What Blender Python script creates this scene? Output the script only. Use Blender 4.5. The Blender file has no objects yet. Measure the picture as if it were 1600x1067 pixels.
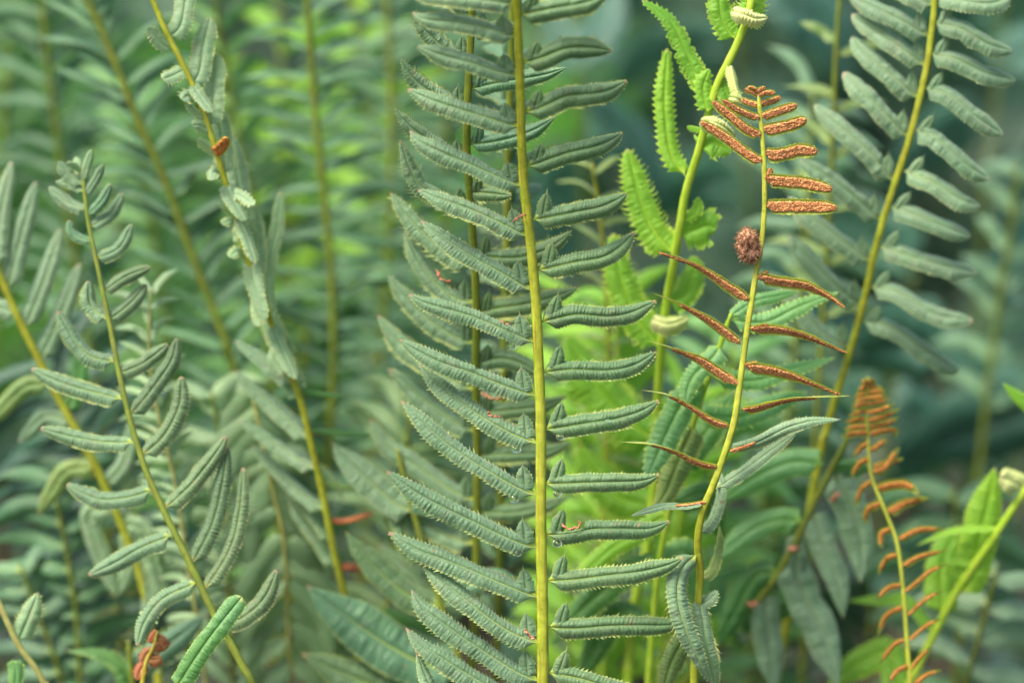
import bpy, math, random
import numpy as np
from mathutils import Vector

random.seed(7)
rng = np.random.default_rng(11)
R = math.radians
scene = bpy.context.scene
col = scene.collection

# ---------------------------------------------------------------- camera
CAM_H, PITCH, FOC = 0.42, R(12.0), 0.83       # metres
SPAN = 0.30                                    # width of the frame at the focus distance
SC = SPAN / 1600.0
cam_d = bpy.data.cameras.new('camera')
cam = bpy.data.objects.new('camera', cam_d)
col.objects.link(cam)
cam.location = (0, 0, CAM_H)
cam.rotation_euler = (math.pi / 2 - PITCH, 0, 0)
cam_d.sensor_width = 36.0
cam_d.lens = 36.0 * FOC / SPAN
cam_d.clip_start = 0.02
cam_d.clip_end = 100.0
cam_d.dof.use_dof = True
cam_d.dof.focus_distance = FOC
cam_d.dof.aperture_fstop = 4.0
cam_d.dof.aperture_blades = 7
scene.camera = cam

# ---------------------------------------------------------------- sky, sun, exposure
SUN_EL, SUN_AZ = R(58), R(-125)                # soft light from above left, behind the camera
world = bpy.data.worlds.new('World')
scene.world = world
world.use_nodes = True
wn = world.node_tree.nodes
wl = world.node_tree.links
wn.clear()
sky = wn.new('ShaderNodeTexSky')
sky.sky_type = 'NISHITA'
sky.sun_disc = False
sky.sun_elevation = SUN_EL
sky.sun_rotation = SUN_AZ
sky.air_density = 1.0
sky.dust_density = 4.2
sky.ozone_density = 0.6
bg = wn.new('ShaderNodeBackground')
bg.inputs['Strength'].default_value = 0.11
wo = wn.new('ShaderNodeOutputWorld')
wl.new(sky.outputs[0], bg.inputs[0])
wl.new(bg.outputs[0], wo.inputs[0])
sun_d = bpy.data.lights.new('sun', 'SUN')
sun_d.energy = 2.7
sun_d.angle = R(26)
sun_d.color = (1.0, 0.92, 0.76)
sun = bpy.data.objects.new('sun', sun_d)
col.objects.link(sun)
sdir = Vector((math.sin(SUN_AZ) * math.cos(SUN_EL), math.cos(SUN_AZ) * math.cos(SUN_EL), math.sin(SUN_EL)))
sun.rotation_euler = sdir.to_track_quat('Z', 'Y').to_euler()
sun.location = (-1, -1, 2)
vs = scene.view_settings
vs.view_transform = 'Standard'
vs.look = 'None'
vs.gamma = 1.0
vs.exposure = 1.45
vs.use_curve_mapping = False

# ---------------------------------------------------------------- places
CAM = np.array((0.0, 0.0, CAM_H))
FWD = np.array((0.0, math.cos(PITCH), -math.sin(PITCH)))
UP = np.array((0.0, math.sin(PITCH), math.cos(PITCH)))
RT = np.array((1.0, 0.0, 0.0))


def at(x, y, d=0.0):
    """photo pixel and distance behind the focus plane in cm -> point of the place"""
    D = FOC + d / 100.0
    k = SC * D / FOC
    return CAM + FWD * D + RT * ((x - 800.0) * k) + UP * ((533.5 - y) * k)


def spline(P, n):
    """Catmull-Rom through the rows of P, n samples evenly in arc length"""
    P = np.asarray(P, float)
    if len(P) == 2:
        t = np.linspace(0, 1, n)[:, None]
        return P[0] * (1 - t) + P[1] * t
    Q = np.vstack([2 * P[0] - P[1], P, 2 * P[-1] - P[-2]])
    out = []
    m = 14
    for i in range(len(P) - 1):
        p0, p1, p2, p3 = Q[i], Q[i + 1], Q[i + 2], Q[i + 3]
        t = np.linspace(0, 1, m, endpoint=False)[:, None]
        out.append(0.5 * ((2 * p1) + (-p0 + p2) * t + (2 * p0 - 5 * p1 + 4 * p2 - p3) * t ** 2 + (-p0 + 3 * p1 - 3 * p2 + p3) * t ** 3))
    out = np.vstack(out + [P[-1:]])
    s = np.concatenate([[0], np.cumsum(np.linalg.norm(np.diff(out, axis=0), axis=1))])
    q = np.linspace(0, s[-1], n)
    return np.stack([np.interp(q, s, out[:, k]) for k in range(out.shape[1])], 1)


def unit(a):
    return a / np.maximum(np.linalg.norm(a, axis=-1, keepdims=True), 1e-12)


def sstep(a, b, x):
    t = np.clip((x - a) / (b - a), 0, 1)
    return t * t * (3 - 2 * t)


# ---------------------------------------------------------------- materials
MATS = {}


def new_mat(name):
    m = bpy.data.materials.new(name)
    m.use_nodes = True
    nt = m.node_tree
    nt.nodes.clear()
    return m, nt.nodes, nt.links


class NB:
    def __init__(s, nodes, links):
        s.n, s.l = nodes, links

    def node(s, t, **kw):
        nd = s.n.new(t)
        for k, v in kw.items():
            setattr(nd, k, v)
        return nd

    def put(s, sock, v):
        if hasattr(v, 'is_output'):
            s.l.new(v, sock)
        else:
            sock.default_value = v

    def math(s, op, a, b=0.0, c=0.0, clamp=False):
        nd = s.node('ShaderNodeMath', operation=op)
        nd.use_clamp = clamp
        s.put(nd.inputs[0], a)
        s.put(nd.inputs[1], b)
        s.put(nd.inputs[2], c)
        return nd.outputs[0]

    def ramp(s, x, lo, hi, a=0.0, b=1.0):
        nd = s.node('ShaderNodeMapRange', interpolation_type='SMOOTHSTEP')
        s.put(nd.inputs[0], x)
        for i, v in enumerate((lo, hi, a, b)):
            s.put(nd.inputs[i + 1], v)
        return nd.outputs[0]

    def mix(s, f, a, b):
        nd = s.node('ShaderNodeMix', data_type='RGBA')
        s.put(nd.inputs[0], f)
        s.put(nd.inputs[6], a if hasattr(a, 'is_output') else (*a, 1))
        s.put(nd.inputs[7], b if hasattr(b, 'is_output') else (*b, 1))
        return nd.outputs[2]

    def noise(s, vec, scale, detail=2.0, rough=0.5):
        nd = s.node('ShaderNodeTexNoise')
        s.put(nd.inputs['Vector'], vec)
        nd.inputs['Scale'].default_value = scale
        nd.inputs['Detail'].default_value = detail
        nd.inputs['Roughness'].default_value = rough
        return nd.outputs['Fac']


def leaf_mat(name, base, rib, edge, tip, alt=None, rough=0.5, trans=0.25, tcol=None, sheen=0.25, edge_w=0.9, ribw=0.042, spot=0.4, big_s=55.0, speck=0.5):
    m, n, l = new_mat(name)
    b = NB(n, l)
    uv = b.node('ShaderNodeUVMap')
    uv.uv_map = 'leaf'
    sep = b.node('ShaderNodeSeparateXYZ')
    l.new(uv.outputs[0], sep.inputs[0])
    u, v = sep.outputs[0], sep.outputs[1]
    av = b.math('ABSOLUTE', b.math('MULTIPLY_ADD', v, 2.0, -1.0))
    geo = b.node('ShaderNodeNewGeometry')
    oi = b.node('ShaderNodeObjectInfo')
    pos = geo.outputs['Position']
    big = b.noise(pos, big_s, 2)
    fine = b.noise(pos, 1500.0, 3, 0.65)
    mid = b.noise(pos, 260.0, 2)
    alt = alt or tuple(c * 0.72 for c in base)
    c = b.mix(b.ramp(big, 0.35, 0.68), base, alt)
    purple = (base[0] * 1.15 + 0.02, base[1] * 0.80, base[2] * 0.95 + 0.01)
    c = b.mix(b.math('MULTIPLY', b.ramp(mid, 0.52, 0.72), spot), c, purple)
    # dark fine vein ticks fading from rib to margin
    c = b.mix(b.math('MULTIPLY', b.ramp(fine, 0.47, 0.68), 0.42), c, tuple(x * 0.5 for x in base))
    # side veins, slanting to the tip
    wob = b.math('MULTIPLY', b.math('SUBTRACT', mid, 0.5), 5.0)
    vein = b.math('SINE', b.math('ADD', b.math('MULTIPLY_ADD', u, 6.2832 * 31, b.math('MULTIPLY', av, -5.5)), wob))
    c = b.mix(b.math('MULTIPLY', b.ramp(vein, 0.45, 1.0), 0.42), c, tuple(x * 0.55 for x in base))
    spk = b.noise(pos, 330.0, 1)
    c = b.mix(b.math('MULTIPLY', b.ramp(spk, 0.72, 0.80), speck), c, (0.22, 0.12, 0.05))
    ribm = b.math('SUBTRACT', 1.0, b.ramp(av, ribw * 0.4, ribw * 1.6))
    ribf = b.math('MULTIPLY', ribm, b.ramp(u, 0.05, 0.85, 1.0, 0.2))
    c = b.mix(ribf, c, rib)
    # pale foot of the leaflet where it joins the stem
    c = b.mix(b.math('MULTIPLY', b.ramp(u, 0.035, 0.10, 1.0, 0.0), b.ramp(av, 0.25, 0.8, 1.0, 0.0)), c, rib)
    em = b.math('MULTIPLY', b.ramp(av, edge_w, 1.0), b.ramp(mid, 0.35, 0.6, 0.35, 1.0))
    c = b.mix(em, c, edge)
    tn = b.math('ADD', u, b.math('MULTIPLY', b.math('SUBTRACT', mid, 0.5), 0.06))
    c = b.mix(b.math('MULTIPLY', b.ramp(tn, 0.955, 1.0), 0.85), c, tip)
    hs = b.node('ShaderNodeHueSaturation')
    b.put(hs.inputs['Value'], b.math('MULTIPLY_ADD', oi.outputs['Random'], 0.34, 0.83))
    b.put(hs.inputs['Hue'], b.math('MULTIPLY_ADD', oi.outputs['Random'], -0.02, 0.51))
    l.new(c, hs.inputs['Color'])
    c = hs.outputs[0]
    p = b.node('ShaderNodeBsdfPrincipled')
    l.new(c, p.inputs['Base Color'])
    b.put(p.inputs['Roughness'], b.ramp(mid, 0.3, 0.7, rough - 0.08, rough + 0.10))
    p.inputs['Specular IOR Level'].default_value = 0.45
    p.inputs['Sheen Weight'].default_value = sheen
    p.inputs['Sheen Roughness'].default_value = 0.5
    p.inputs['Sheen Tint'].default_value = (0.86, 0.95, 1.0, 1)
    bp = b.node('ShaderNodeBump')
    bp.inputs['Strength'].default_value = 0.5
    bp.inputs['Distance'].default_value = 0.0006
    l.new(fine, bp.inputs['Height'])
    l.new(bp.outputs[0], p.inputs['Normal'])
    t = b.node('ShaderNodeBsdfTranslucent')
    tc = tcol or (min(base[0] * 1.8, 1), min(base[1] * 1.9, 1), base[2] * 0.7)
    t.inputs[0].default_value = (*tc, 1)
    ms = b.node('ShaderNodeMixShader')
    ms.inputs[0].default_value = trans
    l.new(p.outputs[0], ms.inputs[1])
    l.new(t.outputs[0], ms.inputs[2])
    o = b.node('ShaderNodeOutputMaterial')
    l.new(ms.outputs[0], o.inputs[0])
    MATS[name] = m
    return m


def plain_mat(name, c0, c1, scale=200.0, rough=0.55, bump=0.3, dist=0.0005, stripes=None, spec=0.4, lo=0.38, hi=0.65):
    m, n, l = new_mat(name)
    b = NB(n, l)
    geo = b.node('ShaderNodeNewGeometry')
    nz = b.noise(geo.outputs['Position'], scale, 4, 0.6)
    c = b.mix(b.ramp(nz, lo, hi), c0, c1)
    if stripes:
        uv = b.node('ShaderNodeUVMap')
        uv.uv_map = 'leaf'
        sep = b.node('ShaderNodeSeparateXYZ')
        l.new(uv.outputs[0], sep.inputs[0])
        w = b.math('ABSOLUTE', b.math('SINE', b.math('MULTIPLY', sep.outputs[1], 6.2832 * 3)))
        mp = b.node('ShaderNodeCombineXYZ')
        l.new(b.math('MULTIPLY', sep.outputs[0], 40.0), mp.inputs[0])
        l.new(b.math('MULTIPLY', sep.outputs[1], 9.0), mp.inputs[1])
        sn = b.noise(mp.outputs[0], 1.0, 3)
        c = b.mix(b.math('MULTIPLY', b.ramp(w, 0.5, 1.0), b.ramp(sn, 0.4, 0.62)), c, stripes)
    p = b.node('ShaderNodeBsdfPrincipled')
    l.new(c, p.inputs['Base Color'])
    p.inputs['Roughness'].default_value = rough
    p.inputs['Specular IOR Level'].default_value = spec
    bp = b.node('ShaderNodeBump')
    bp.inputs['Strength'].default_value = bump
    bp.inputs['Distance'].default_value = dist
    l.new(nz, bp.inputs['Height'])
    l.new(bp.outputs[0], p.inputs['Normal'])
    o = b.node('ShaderNodeOutputMaterial')
    l.new(p.outputs[0], o.inputs[0])
    MATS[name] = m
    return m


leaf_mat('waxy green leaf', (0.136, 0.242, 0.122), (0.32, 0.40, 0.05), (0.30, 0.36, 0.12), (0.36, 0.17, 0.12), alt=(0.108, 0.205, 0.098), rough=0.55, trans=0.16)
leaf_mat('deep green leaf', (0.090, 0.182, 0.066), (0.32, 0.42, 0.05), (0.30, 0.36, 0.09), (0.35, 0.22, 0.09), alt=(0.074, 0.156, 0.060), rough=0.52, trans=0.16)
leaf_mat('blue green leaf', (0.082, 0.190, 0.096), (0.25, 0.36, 0.06), (0.24, 0.32, 0.10), (0.32, 0.24, 0.14), alt=(0.056, 0.150, 0.080), rough=0.48, trans=0.18)
leaf_mat('pale green leaf', (0.215, 0.340, 0.180), (0.16, 0.26, 0.10), (0.44, 0.46, 0.15), (0.38, 0.32, 0.12), alt=(0.170, 0.300, 0.140), rough=0.5, trans=0.25)
leaf_mat('grey green leaf', (0.150, 0.255, 0.138), (0.26, 0.34, 0.09), (0.25, 0.31, 0.14), (0.32, 0.27, 0.18), alt=(0.115, 0.215, 0.106), rough=0.5, trans=0.18)
leaf_mat('lime leaf', (0.205, 0.430, 0.030), (0.42, 0.58, 0.06), (0.44, 0.60, 0.08), (0.50, 0.50, 0.15), alt=(0.150, 0.375, 0.028), rough=0.45, trans=0.40, tcol=(0.40, 0.72, 0.03), sheen=0.08, spot=0.0, speck=0.0)
leaf_mat('fresh green leaf', (0.125, 0.305, 0.080), (0.30, 0.50, 0.10), (0.42, 0.56, 0.10), (0.45, 0.50, 0.16), alt=(0.150, 0.335, 0.130), rough=0.40, trans=0.32, tcol=(0.22, 0.60, 0.08), sheen=0.15, spot=0.0, speck=0.0)
leaf_mat('cream leaf', (0.60, 0.64, 0.26), (0.30, 0.34, 0.10), (0.46, 0.58, 0.10), (0.45, 0.36, 0.15), alt=(0.48, 0.58, 0.17), rough=0.6, trans=0.25, tcol=(0.6, 0.7, 0.2), spot=0.0, speck=0.0)
leaf_mat('silver leaf', (0.215, 0.345, 0.205), (0.28, 0.34, 0.16), (0.24, 0.32, 0.2), (0.35, 0.28, 0.2), alt=(0.165, 0.290, 0.155), rough=0.45, trans=0.2, sheen=0.2)
leaf_mat('dusky leaf', (0.095, 0.175, 0.070), (0.22, 0.24, 0.06), (0.20, 0.22, 0.09), (0.30, 0.20, 0.12), alt=(0.082, 0.145, 0.058), rough=0.55, trans=0.14, spot=0.25)
leaf_mat('olive leaf', (0.150, 0.240, 0.055), (0.30, 0.34, 0.06), (0.36, 0.38, 0.09), (0.32, 0.20, 0.06), alt=(0.110, 0.205, 0.048), rough=0.5, trans=0.22)
leaf_mat('shade leaf', (0.018, 0.080, 0.046), (0.12, 0.20, 0.05), (0.10, 0.18, 0.07), (0.14, 0.14, 0.06), alt=(0.004, 0.020, 0.012), rough=0.45, trans=0.2, big_s=6.0, sheen=0.1)  # near-black patches paint the shade of background gaps into the leaf colour
leaf_mat('mid green leaf', (0.075, 0.225, 0.048), (0.22, 0.36, 0.05), (0.22, 0.36, 0.08), (0.28, 0.26, 0.10), alt=(0.026, 0.085, 0.022), rough=0.46, trans=0.3, big_s=14.0, sheen=0.1)
leaf_mat('broad leaf', (0.034, 0.128, 0.086), (0.09, 0.20, 0.11), (0.06, 0.15, 0.10), (0.10, 0.17, 0.10), alt=(0.022, 0.082, 0.054), rough=0.42, trans=0.15, sheen=0.1, ribw=0.03)
leaf_mat('rusty rim leaf', (0.240, 0.320, 0.090), (0.34, 0.28, 0.05), (0.50, 0.56, 0.07), (0.44, 0.24, 0.07), alt=(0.210, 0.29, 0.07), rough=0.55, trans=0.40, tcol=(0.55, 0.60, 0.05), edge_w=0.5)
leaf_mat('dry leaf', (0.30, 0.095, 0.030), (0.42, 0.30, 0.10), (0.20, 0.05, 0.02), (0.16, 0.04, 0.02), alt=(0.42, 0.15, 0.035), rough=0.6, trans=0.2, tcol=(0.5, 0.14, 0.02))
leaf_mat('dim green leaf', (0.066, 0.180, 0.078), (0.16, 0.24, 0.05), (0.16, 0.24, 0.09), (0.22, 0.20, 0.12), alt=(0.030, 0.105, 0.042), rough=0.5, trans=0.25, big_s=25.0, sheen=0.12)  # darker than the grey green leaf: background shade put into its colour
plain_mat('yellow stem', (0.215, 0.265, 0.012), (0.33, 0.38, 0.028), 260, 0.5, stripes=(0.25, 0.19, 0.02))
plain_mat('olive stem', (0.095, 0.150, 0.012), (0.150, 0.205, 0.018), 200, 0.5, stripes=(0.13, 0.10, 0.015))
plain_mat('amber stem', (0.27, 0.24, 0.016), (0.33, 0.33, 0.035), 240, 0.5, stripes=(0.25, 0.12, 0.02))
plain_mat('lime stem', (0.25, 0.40, 0.02), (0.34, 0.47, 0.04), 220, 0.5)
plain_mat('pale stem', (0.26, 0.30, 0.08), (0.36, 0.38, 0.12), 220, 0.5, stripes=(0.30, 0.22, 0.07))
plain_mat('rust spores', (0.38, 0.135, 0.050), (0.74, 0.370, 0.150), 2200, 0.85, bump=1.0, dist=0.0006, spec=0.15, lo=0.40, hi=0.58)
plain_mat('orange spores', (0.42, 0.155, 0.035), (0.60, 0.280, 0.070), 1100, 0.8, bump=0.8, dist=0.0006, spec=0.2)
plain_mat('brown fuzz', (0.17, 0.070, 0.034), (0.52, 0.30, 0.18), 900, 0.9, bump=0.9, dist=0.001, spec=0.15)
plain_mat('withered edge', (0.30, 0.09, 0.05), (0.46, 0.25, 0.13), 900, 0.7, bump=0.6, dist=0.0004)
plain_mat('dark soil', (0.018, 0.016, 0.010), (0.050, 0.042, 0.024), 30, 0.9, bump=1.0, dist=0.01, spec=0.2)

m, n_, l_ = new_mat('water')
b_ = NB(n_, l_)
p_ = b_.node('ShaderNodeBsdfPrincipled')
p_.inputs['Base Color'].default_value = (0.95, 1, 0.98, 1)
p_.inputs['Roughness'].default_value = 0.02
p_.inputs['IOR'].default_value = 1.33
p_.inputs['Transmission Weight'].default_value = 1.0
o_ = b_.node('ShaderNodeOutputMaterial')
l_.new(p_.outputs[0], o_.inputs[0])
MATS['water'] = m


# ---------------------------------------------------------------- mesh helpers
class MB:
    def __init__(s):
        s.v, s.f, s.uv, s.k = [], [], [], 0

    def add(s, V, F, UV):
        s.v.append(np.asarray(V, float))
        s.uv.append(np.asarray(UV, float))
        s.f.extend([tuple(i + s.k for i in f) for f in F])
        s.k += len(V)

    def build(s, name, mat, parent=None, origin=None, smooth=True):
        V = np.vstack(s.v)
        UV = np.vstack(s.uv)
        o0 = np.zeros(3) if origin is None else np.asarray(origin, float)
        me = bpy.data.meshes.new(name)
        me.from_pydata((V - o0).tolist(), [], s.f)
        lay = me.uv_layers.new(name='leaf')
        li = np.empty(len(me.loops), dtype=np.int32)
        me.loops.foreach_get('vertex_index', li)
        lay.data.foreach_set('uv', UV[li].astype(np.float32).ravel())
        if smooth:
            me.polygons.foreach_set('use_smooth', np.ones(len(me.polygons), dtype=bool))
        me.materials.append(MATS[mat])
        me.update()
        o = bpy.data.objects.new(name, me)
        col.objects.link(o)
        if parent is not None:
            o.parent = parent
            pl = np.array(world_loc(parent))
            o.location = (o0 - pl).tolist()
        else:
            o.location = o0.tolist()
        o['w'] = 0
        del o['w']
        WL[o.name] = o0
        return o


WL = {}


def world_loc(o):
    return WL[o.name]


def empty(name, loc):
    o = bpy.data.objects.new(name, None)
    o.empty_display_size = 0.02
    col.objects.link(o)
    o.location = tuple(loc)
    WL[o.name] = np.array(loc, float)
    return o


def tag(o, label=None, cat=None, group=None, kind=None):
    if label: o['label'] = label
    if cat: o['category'] = cat
    if group: o['group'] = group
    if kind: o['kind'] = kind
    return o


_grid = {}


def grid_faces(nu, nv):
    k = (nu, nv)
    if k not in _grid:
        _grid[k] = [(i * nv + j, i * nv + j + 1, (i + 1) * nv + j + 1, (i + 1) * nv + j) for i in range(nu - 1) for j in range(nv - 1)]
    return _grid[k]


HI_V = np.array([-1, -.93, -.72, -.45, -.2, -.06, 0, .06, .2, .45, .72, .93, 1.0])
LO_V = np.array([-1, -.55, 0, .55, 1.0])


def leaf_frames(P, side, r, under):
    T = unit(np.gradient(P, axis=0))
    V = unit(CAM - P)
    n0 = unit(V - (V * T).sum(1, keepdims=True) * T)
    a0 = side * np.cross(n0, T)
    sg = -1.0 if under else 1.0
    c, s = np.cos(r)[:, None], np.sin(r)[:, None]
    N = sg * c * n0 + s * a0
    A = c * a0 - sg * s * n0
    return T, N, A


def blade(mb, P, W, side, r0=30, r1=None, under=False, hi=True, nv=22, dome=0.15, roll=0.34, corr=0.055, teeth=0.16, spine=0.42,
          base=0.035, cut=0.08, tipx=0.55, tipp=1.0, u0=0.0, hole=None, seed=0, wob=0.05, skew=0.0):
    """one leaf blade along the points P (metres), full width W; returns frames for things laid under it"""
    rg = np.random.default_rng(seed)
    nu = (nv * 5 + 1) if hi else 15
    vv = HI_V if hi else LO_V
    P = spline(P, nu)
    u = np.linspace(0, 1, nu)
    r1 = r0 if r1 is None else r1
    rr = np.radians(r0 + (r1 - r0) * sstep(0.1, 0.95, u)) + wob * np.interp(u, np.linspace(0, 1, 6), rg.normal(0, 1, 6))
    T, N, A = leaf_frames(P, side, rr, under)
    tip = np.where(u > tipx, np.clip(1 - ((u - tipx) / (1 - tipx)) ** 2, 0, 1) ** tipp, 1.0)
    tip = np.maximum(tip, 0.03)
    wav = 1 + 0.06 * np.interp(u, np.linspace(0, 1, 9), rg.normal(0, 1, 9))
    pa = W / 2 * tip * (0.06 + 0.94 * sstep(base * 0.4, base * 1.6, u)) * (1 - 0.12 * u) * wav
    pb = W / 2 * tip * (0.06 + 0.94 * sstep(cut * 0.35, cut * 1.5, u)) * (1 - 0.05 * u) * (2 - wav)
    if hole:
        for (h0, h1, deep, sd) in hole:
            bump = sstep(h0 - 0.012, h0 + 0.012, u) * (1 - sstep(h1 - 0.012, h1 + 0.012, u)) * deep
            if sd > 0: pa = pa * (1 - bump)
            else: pb = pb * (1 - bump)
    VV = np.broadcast_to(vv[None, :], (nu, len(vv)))
    av = np.abs(VV)
    hw = np.where(VV >= 0, pa[:, None], pb[:, None])
    uu = np.broadcast_to(u[:, None], VV.shape)
    drift = np.cumsum(rg.normal(0, 0.035, nu)) if hi else np.zeros(nu)
    ph = (uu - 0.018 * av) * nv + drift[:, None]
    saw = (ph % 1.0)
    lat = VV * hw
    if hi and teeth:
        lat = lat + np.sign(VV) * (av > 0.99) * hw * teeth * (saw - 0.35) * sstep(0.06, 0.12, uu)
    h = hw * (dome * np.sin(np.pi * np.clip(av, 0, 1) ** 0.85) - roll * av ** 2.6)
    if hi:
        h = h - hw * 0.13 * np.exp(-(VV / 0.06) ** 2)
        env = sstep(0.08, 0.30, av) * (1 - 0.5 * sstep(0.85, 1.0, av)) * sstep(0.05, 0.12, uu)
        amp = np.interp(u * nv, np.arange(nv + 1), rg.uniform(0.35, 1.15, nv + 1))[:, None]
        patch = 0.045 * np.interp(u * nv * 0.7, np.arange(nv + 1), rg.normal(0, 1, nv + 1))[:, None] * np.where(VV > 0, 1, -0.8)
        h = h + hw * corr * 0.48 * np.cos(2 * np.pi * ph) * env * amp + hw * patch * env
        h = h + hw * 0.036 * rg.normal(0, 1, VV.shape) * env
    V = P[:, None, :] + A[:, None, :] * lat[..., None] + N[:, None, :] * h[..., None] + T[:, None, :] * (skew * av * hw)[..., None]
    UV = np.stack([u0 + (1 - u0) * uu, VV * 0.5 + 0.5], -1)
    nvv = len(vv)
    fl = grid_faces(nu, nvv)
    if (side < 0) != under:
        pass
    mb.add(V.reshape(-1, 3), fl, UV.reshape(-1, 2))
    if hi and spine:
        sv, sf, su = [], [], []
        for j, sg in ((0, -1), (nvv - 1, 1)):
            for k in range(2, nv):
                i = int((k + 0.018 * nv + 0.90) / nv * (nu - 1))
                if i < 3 or i > nu - 4: continue
                w = pa[i] if sg > 0 else pb[i]
                if w < W * 0.06: continue
                L = spine * max(w, W * 0.25) * rg.uniform(0.6, 1.3)
                p1, p2 = V[i - 1, j], V[i + 1, j]
                d = A[i] * sg * rg.uniform(0.45, 0.9) + T[i] * rg.uniform(0.7, 1.0) + N[i] * rg.uniform(-0.15, 0.35)
                a = len(sv)
                p1, p2 = (p1 * 1.25 - p2 * 0.25), (p2 * 1.25 - p1 * 0.25)
                sv += [p1, p2, (p1 + p2) / 2 + d * L * 0.55 , (p1 + p2) / 2 + d * L + A[i] * sg * L * 0.12]
                q = (sv[a + 2] + (p1 - p2) * 0.22, sv[a + 2] - (p1 - p2) * 0.22)
                sv[a + 2] = q[0]
                sv.append(q[1])
                sf += [(a, a + 1, a + 4, a + 2), (a + 2, a + 4, a + 3)]
                su += [(u[i], 0.5 + 0.5 * sg)] * 5
        if sv:
            mb.add(sv, sf, su)
    return P, T, N, A, pa, pb, u


def spore_sheet(fr, lift=0.00035, cover=0.90, nu=120, nv=15, u_a=0.03, u_b=0.99, seed=0, amp=0.00022):
    P, T, N, A, pa, pb, u = fr
    rg = np.random.default_rng(seed + 5)
    q = np.linspace(u_a, u_b, nu)
    I = lambda M: np.stack([np.interp(q, u, M[:, k]) for k in range(3)], 1)
    P, N, A = I(P), unit(I(N)), unit(I(A))
    pa, pb = np.interp(q, u, pa), np.interp(q, u, pb)
    vv = np.linspace(-1, 1, nv)
    VV = np.broadcast_to(vv[None], (nu, nv))
    hw = np.where(VV >= 0, pa[:, None], pb[:, None])
    av = np.abs(VV)
    env = (1 - av ** 4)
    edge_j = 1 + 0.10 * rg.normal(0, 1, (nu, nv)) * (av > 0.8)
    fade = np.minimum(sstep(0, 0.04, q), 1 - sstep(0.97, 1, q))[:, None]
    h = -hw * 0.10 * av ** 2 - (lift * env + rg.random((nu, nv)) ** 2 * amp * 2.2 * (env > 0.05)) * (0.2 + 0.8 * fade) - 0.00015
    V = P[:, None] + A[:, None] * (VV * hw * cover * edge_j)[..., None] + N[:, None] * h[..., None]
    UV = np.stack([np.broadcast_to(q[:, None], VV.shape), VV * 0.5 + 0.5], -1)
    mb = MB()
    mb.add(V.reshape(-1, 3), grid_faces(nu, nv), UV.reshape(-1, 2))
    return mb


def tube(mb, P, rad, n=12, groove=0.0, rough=0.0, seed=0):
    rg = np.random.default_rng(seed)
    T = unit(np.gradient(P, axis=0))
    V = unit(CAM - P)
    n0 = unit(V - (V * T).sum(1, keepdims=True) * T)
    b0 = np.cross(T, n0)
    th = np.linspace(0, 2 * np.pi, n, endpoint=False)
    rad = np.asarray(rad)[:, None] * (1 + rough * rg.normal(0, 1, (len(P), n)))
    g = 1 - groove * np.exp(-(np.minimum(th, 2 * np.pi - th) / 0.42) ** 2)
    rad = rad * g[None]
    ring = P[:, None] + n0[:, None] * (np.cos(th)[None] * rad)[..., None] + b0[:, None] * (np.sin(th)[None] * rad)[..., None]
    m = len(P)
    F = [(i * n + j, i * n + (j + 1) % n, (i + 1) * n + (j + 1) % n, (i + 1) * n + j) for i in range(m - 1) for j in range(n)]
    F += [tuple(range(n - 1, -1, -1)), tuple((m - 1) * n + j for j in range(n))]
    UV = np.stack(np.broadcast_arrays(np.linspace(0, 1, m)[:, None], (th / (2 * np.pi))[None]), -1).reshape(-1, 2)
    mb.add(ring.reshape(-1, 3), F, UV)
    return T, n0, b0


# ---------------------------------------------------------------- fronds
FRONDS = []


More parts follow.
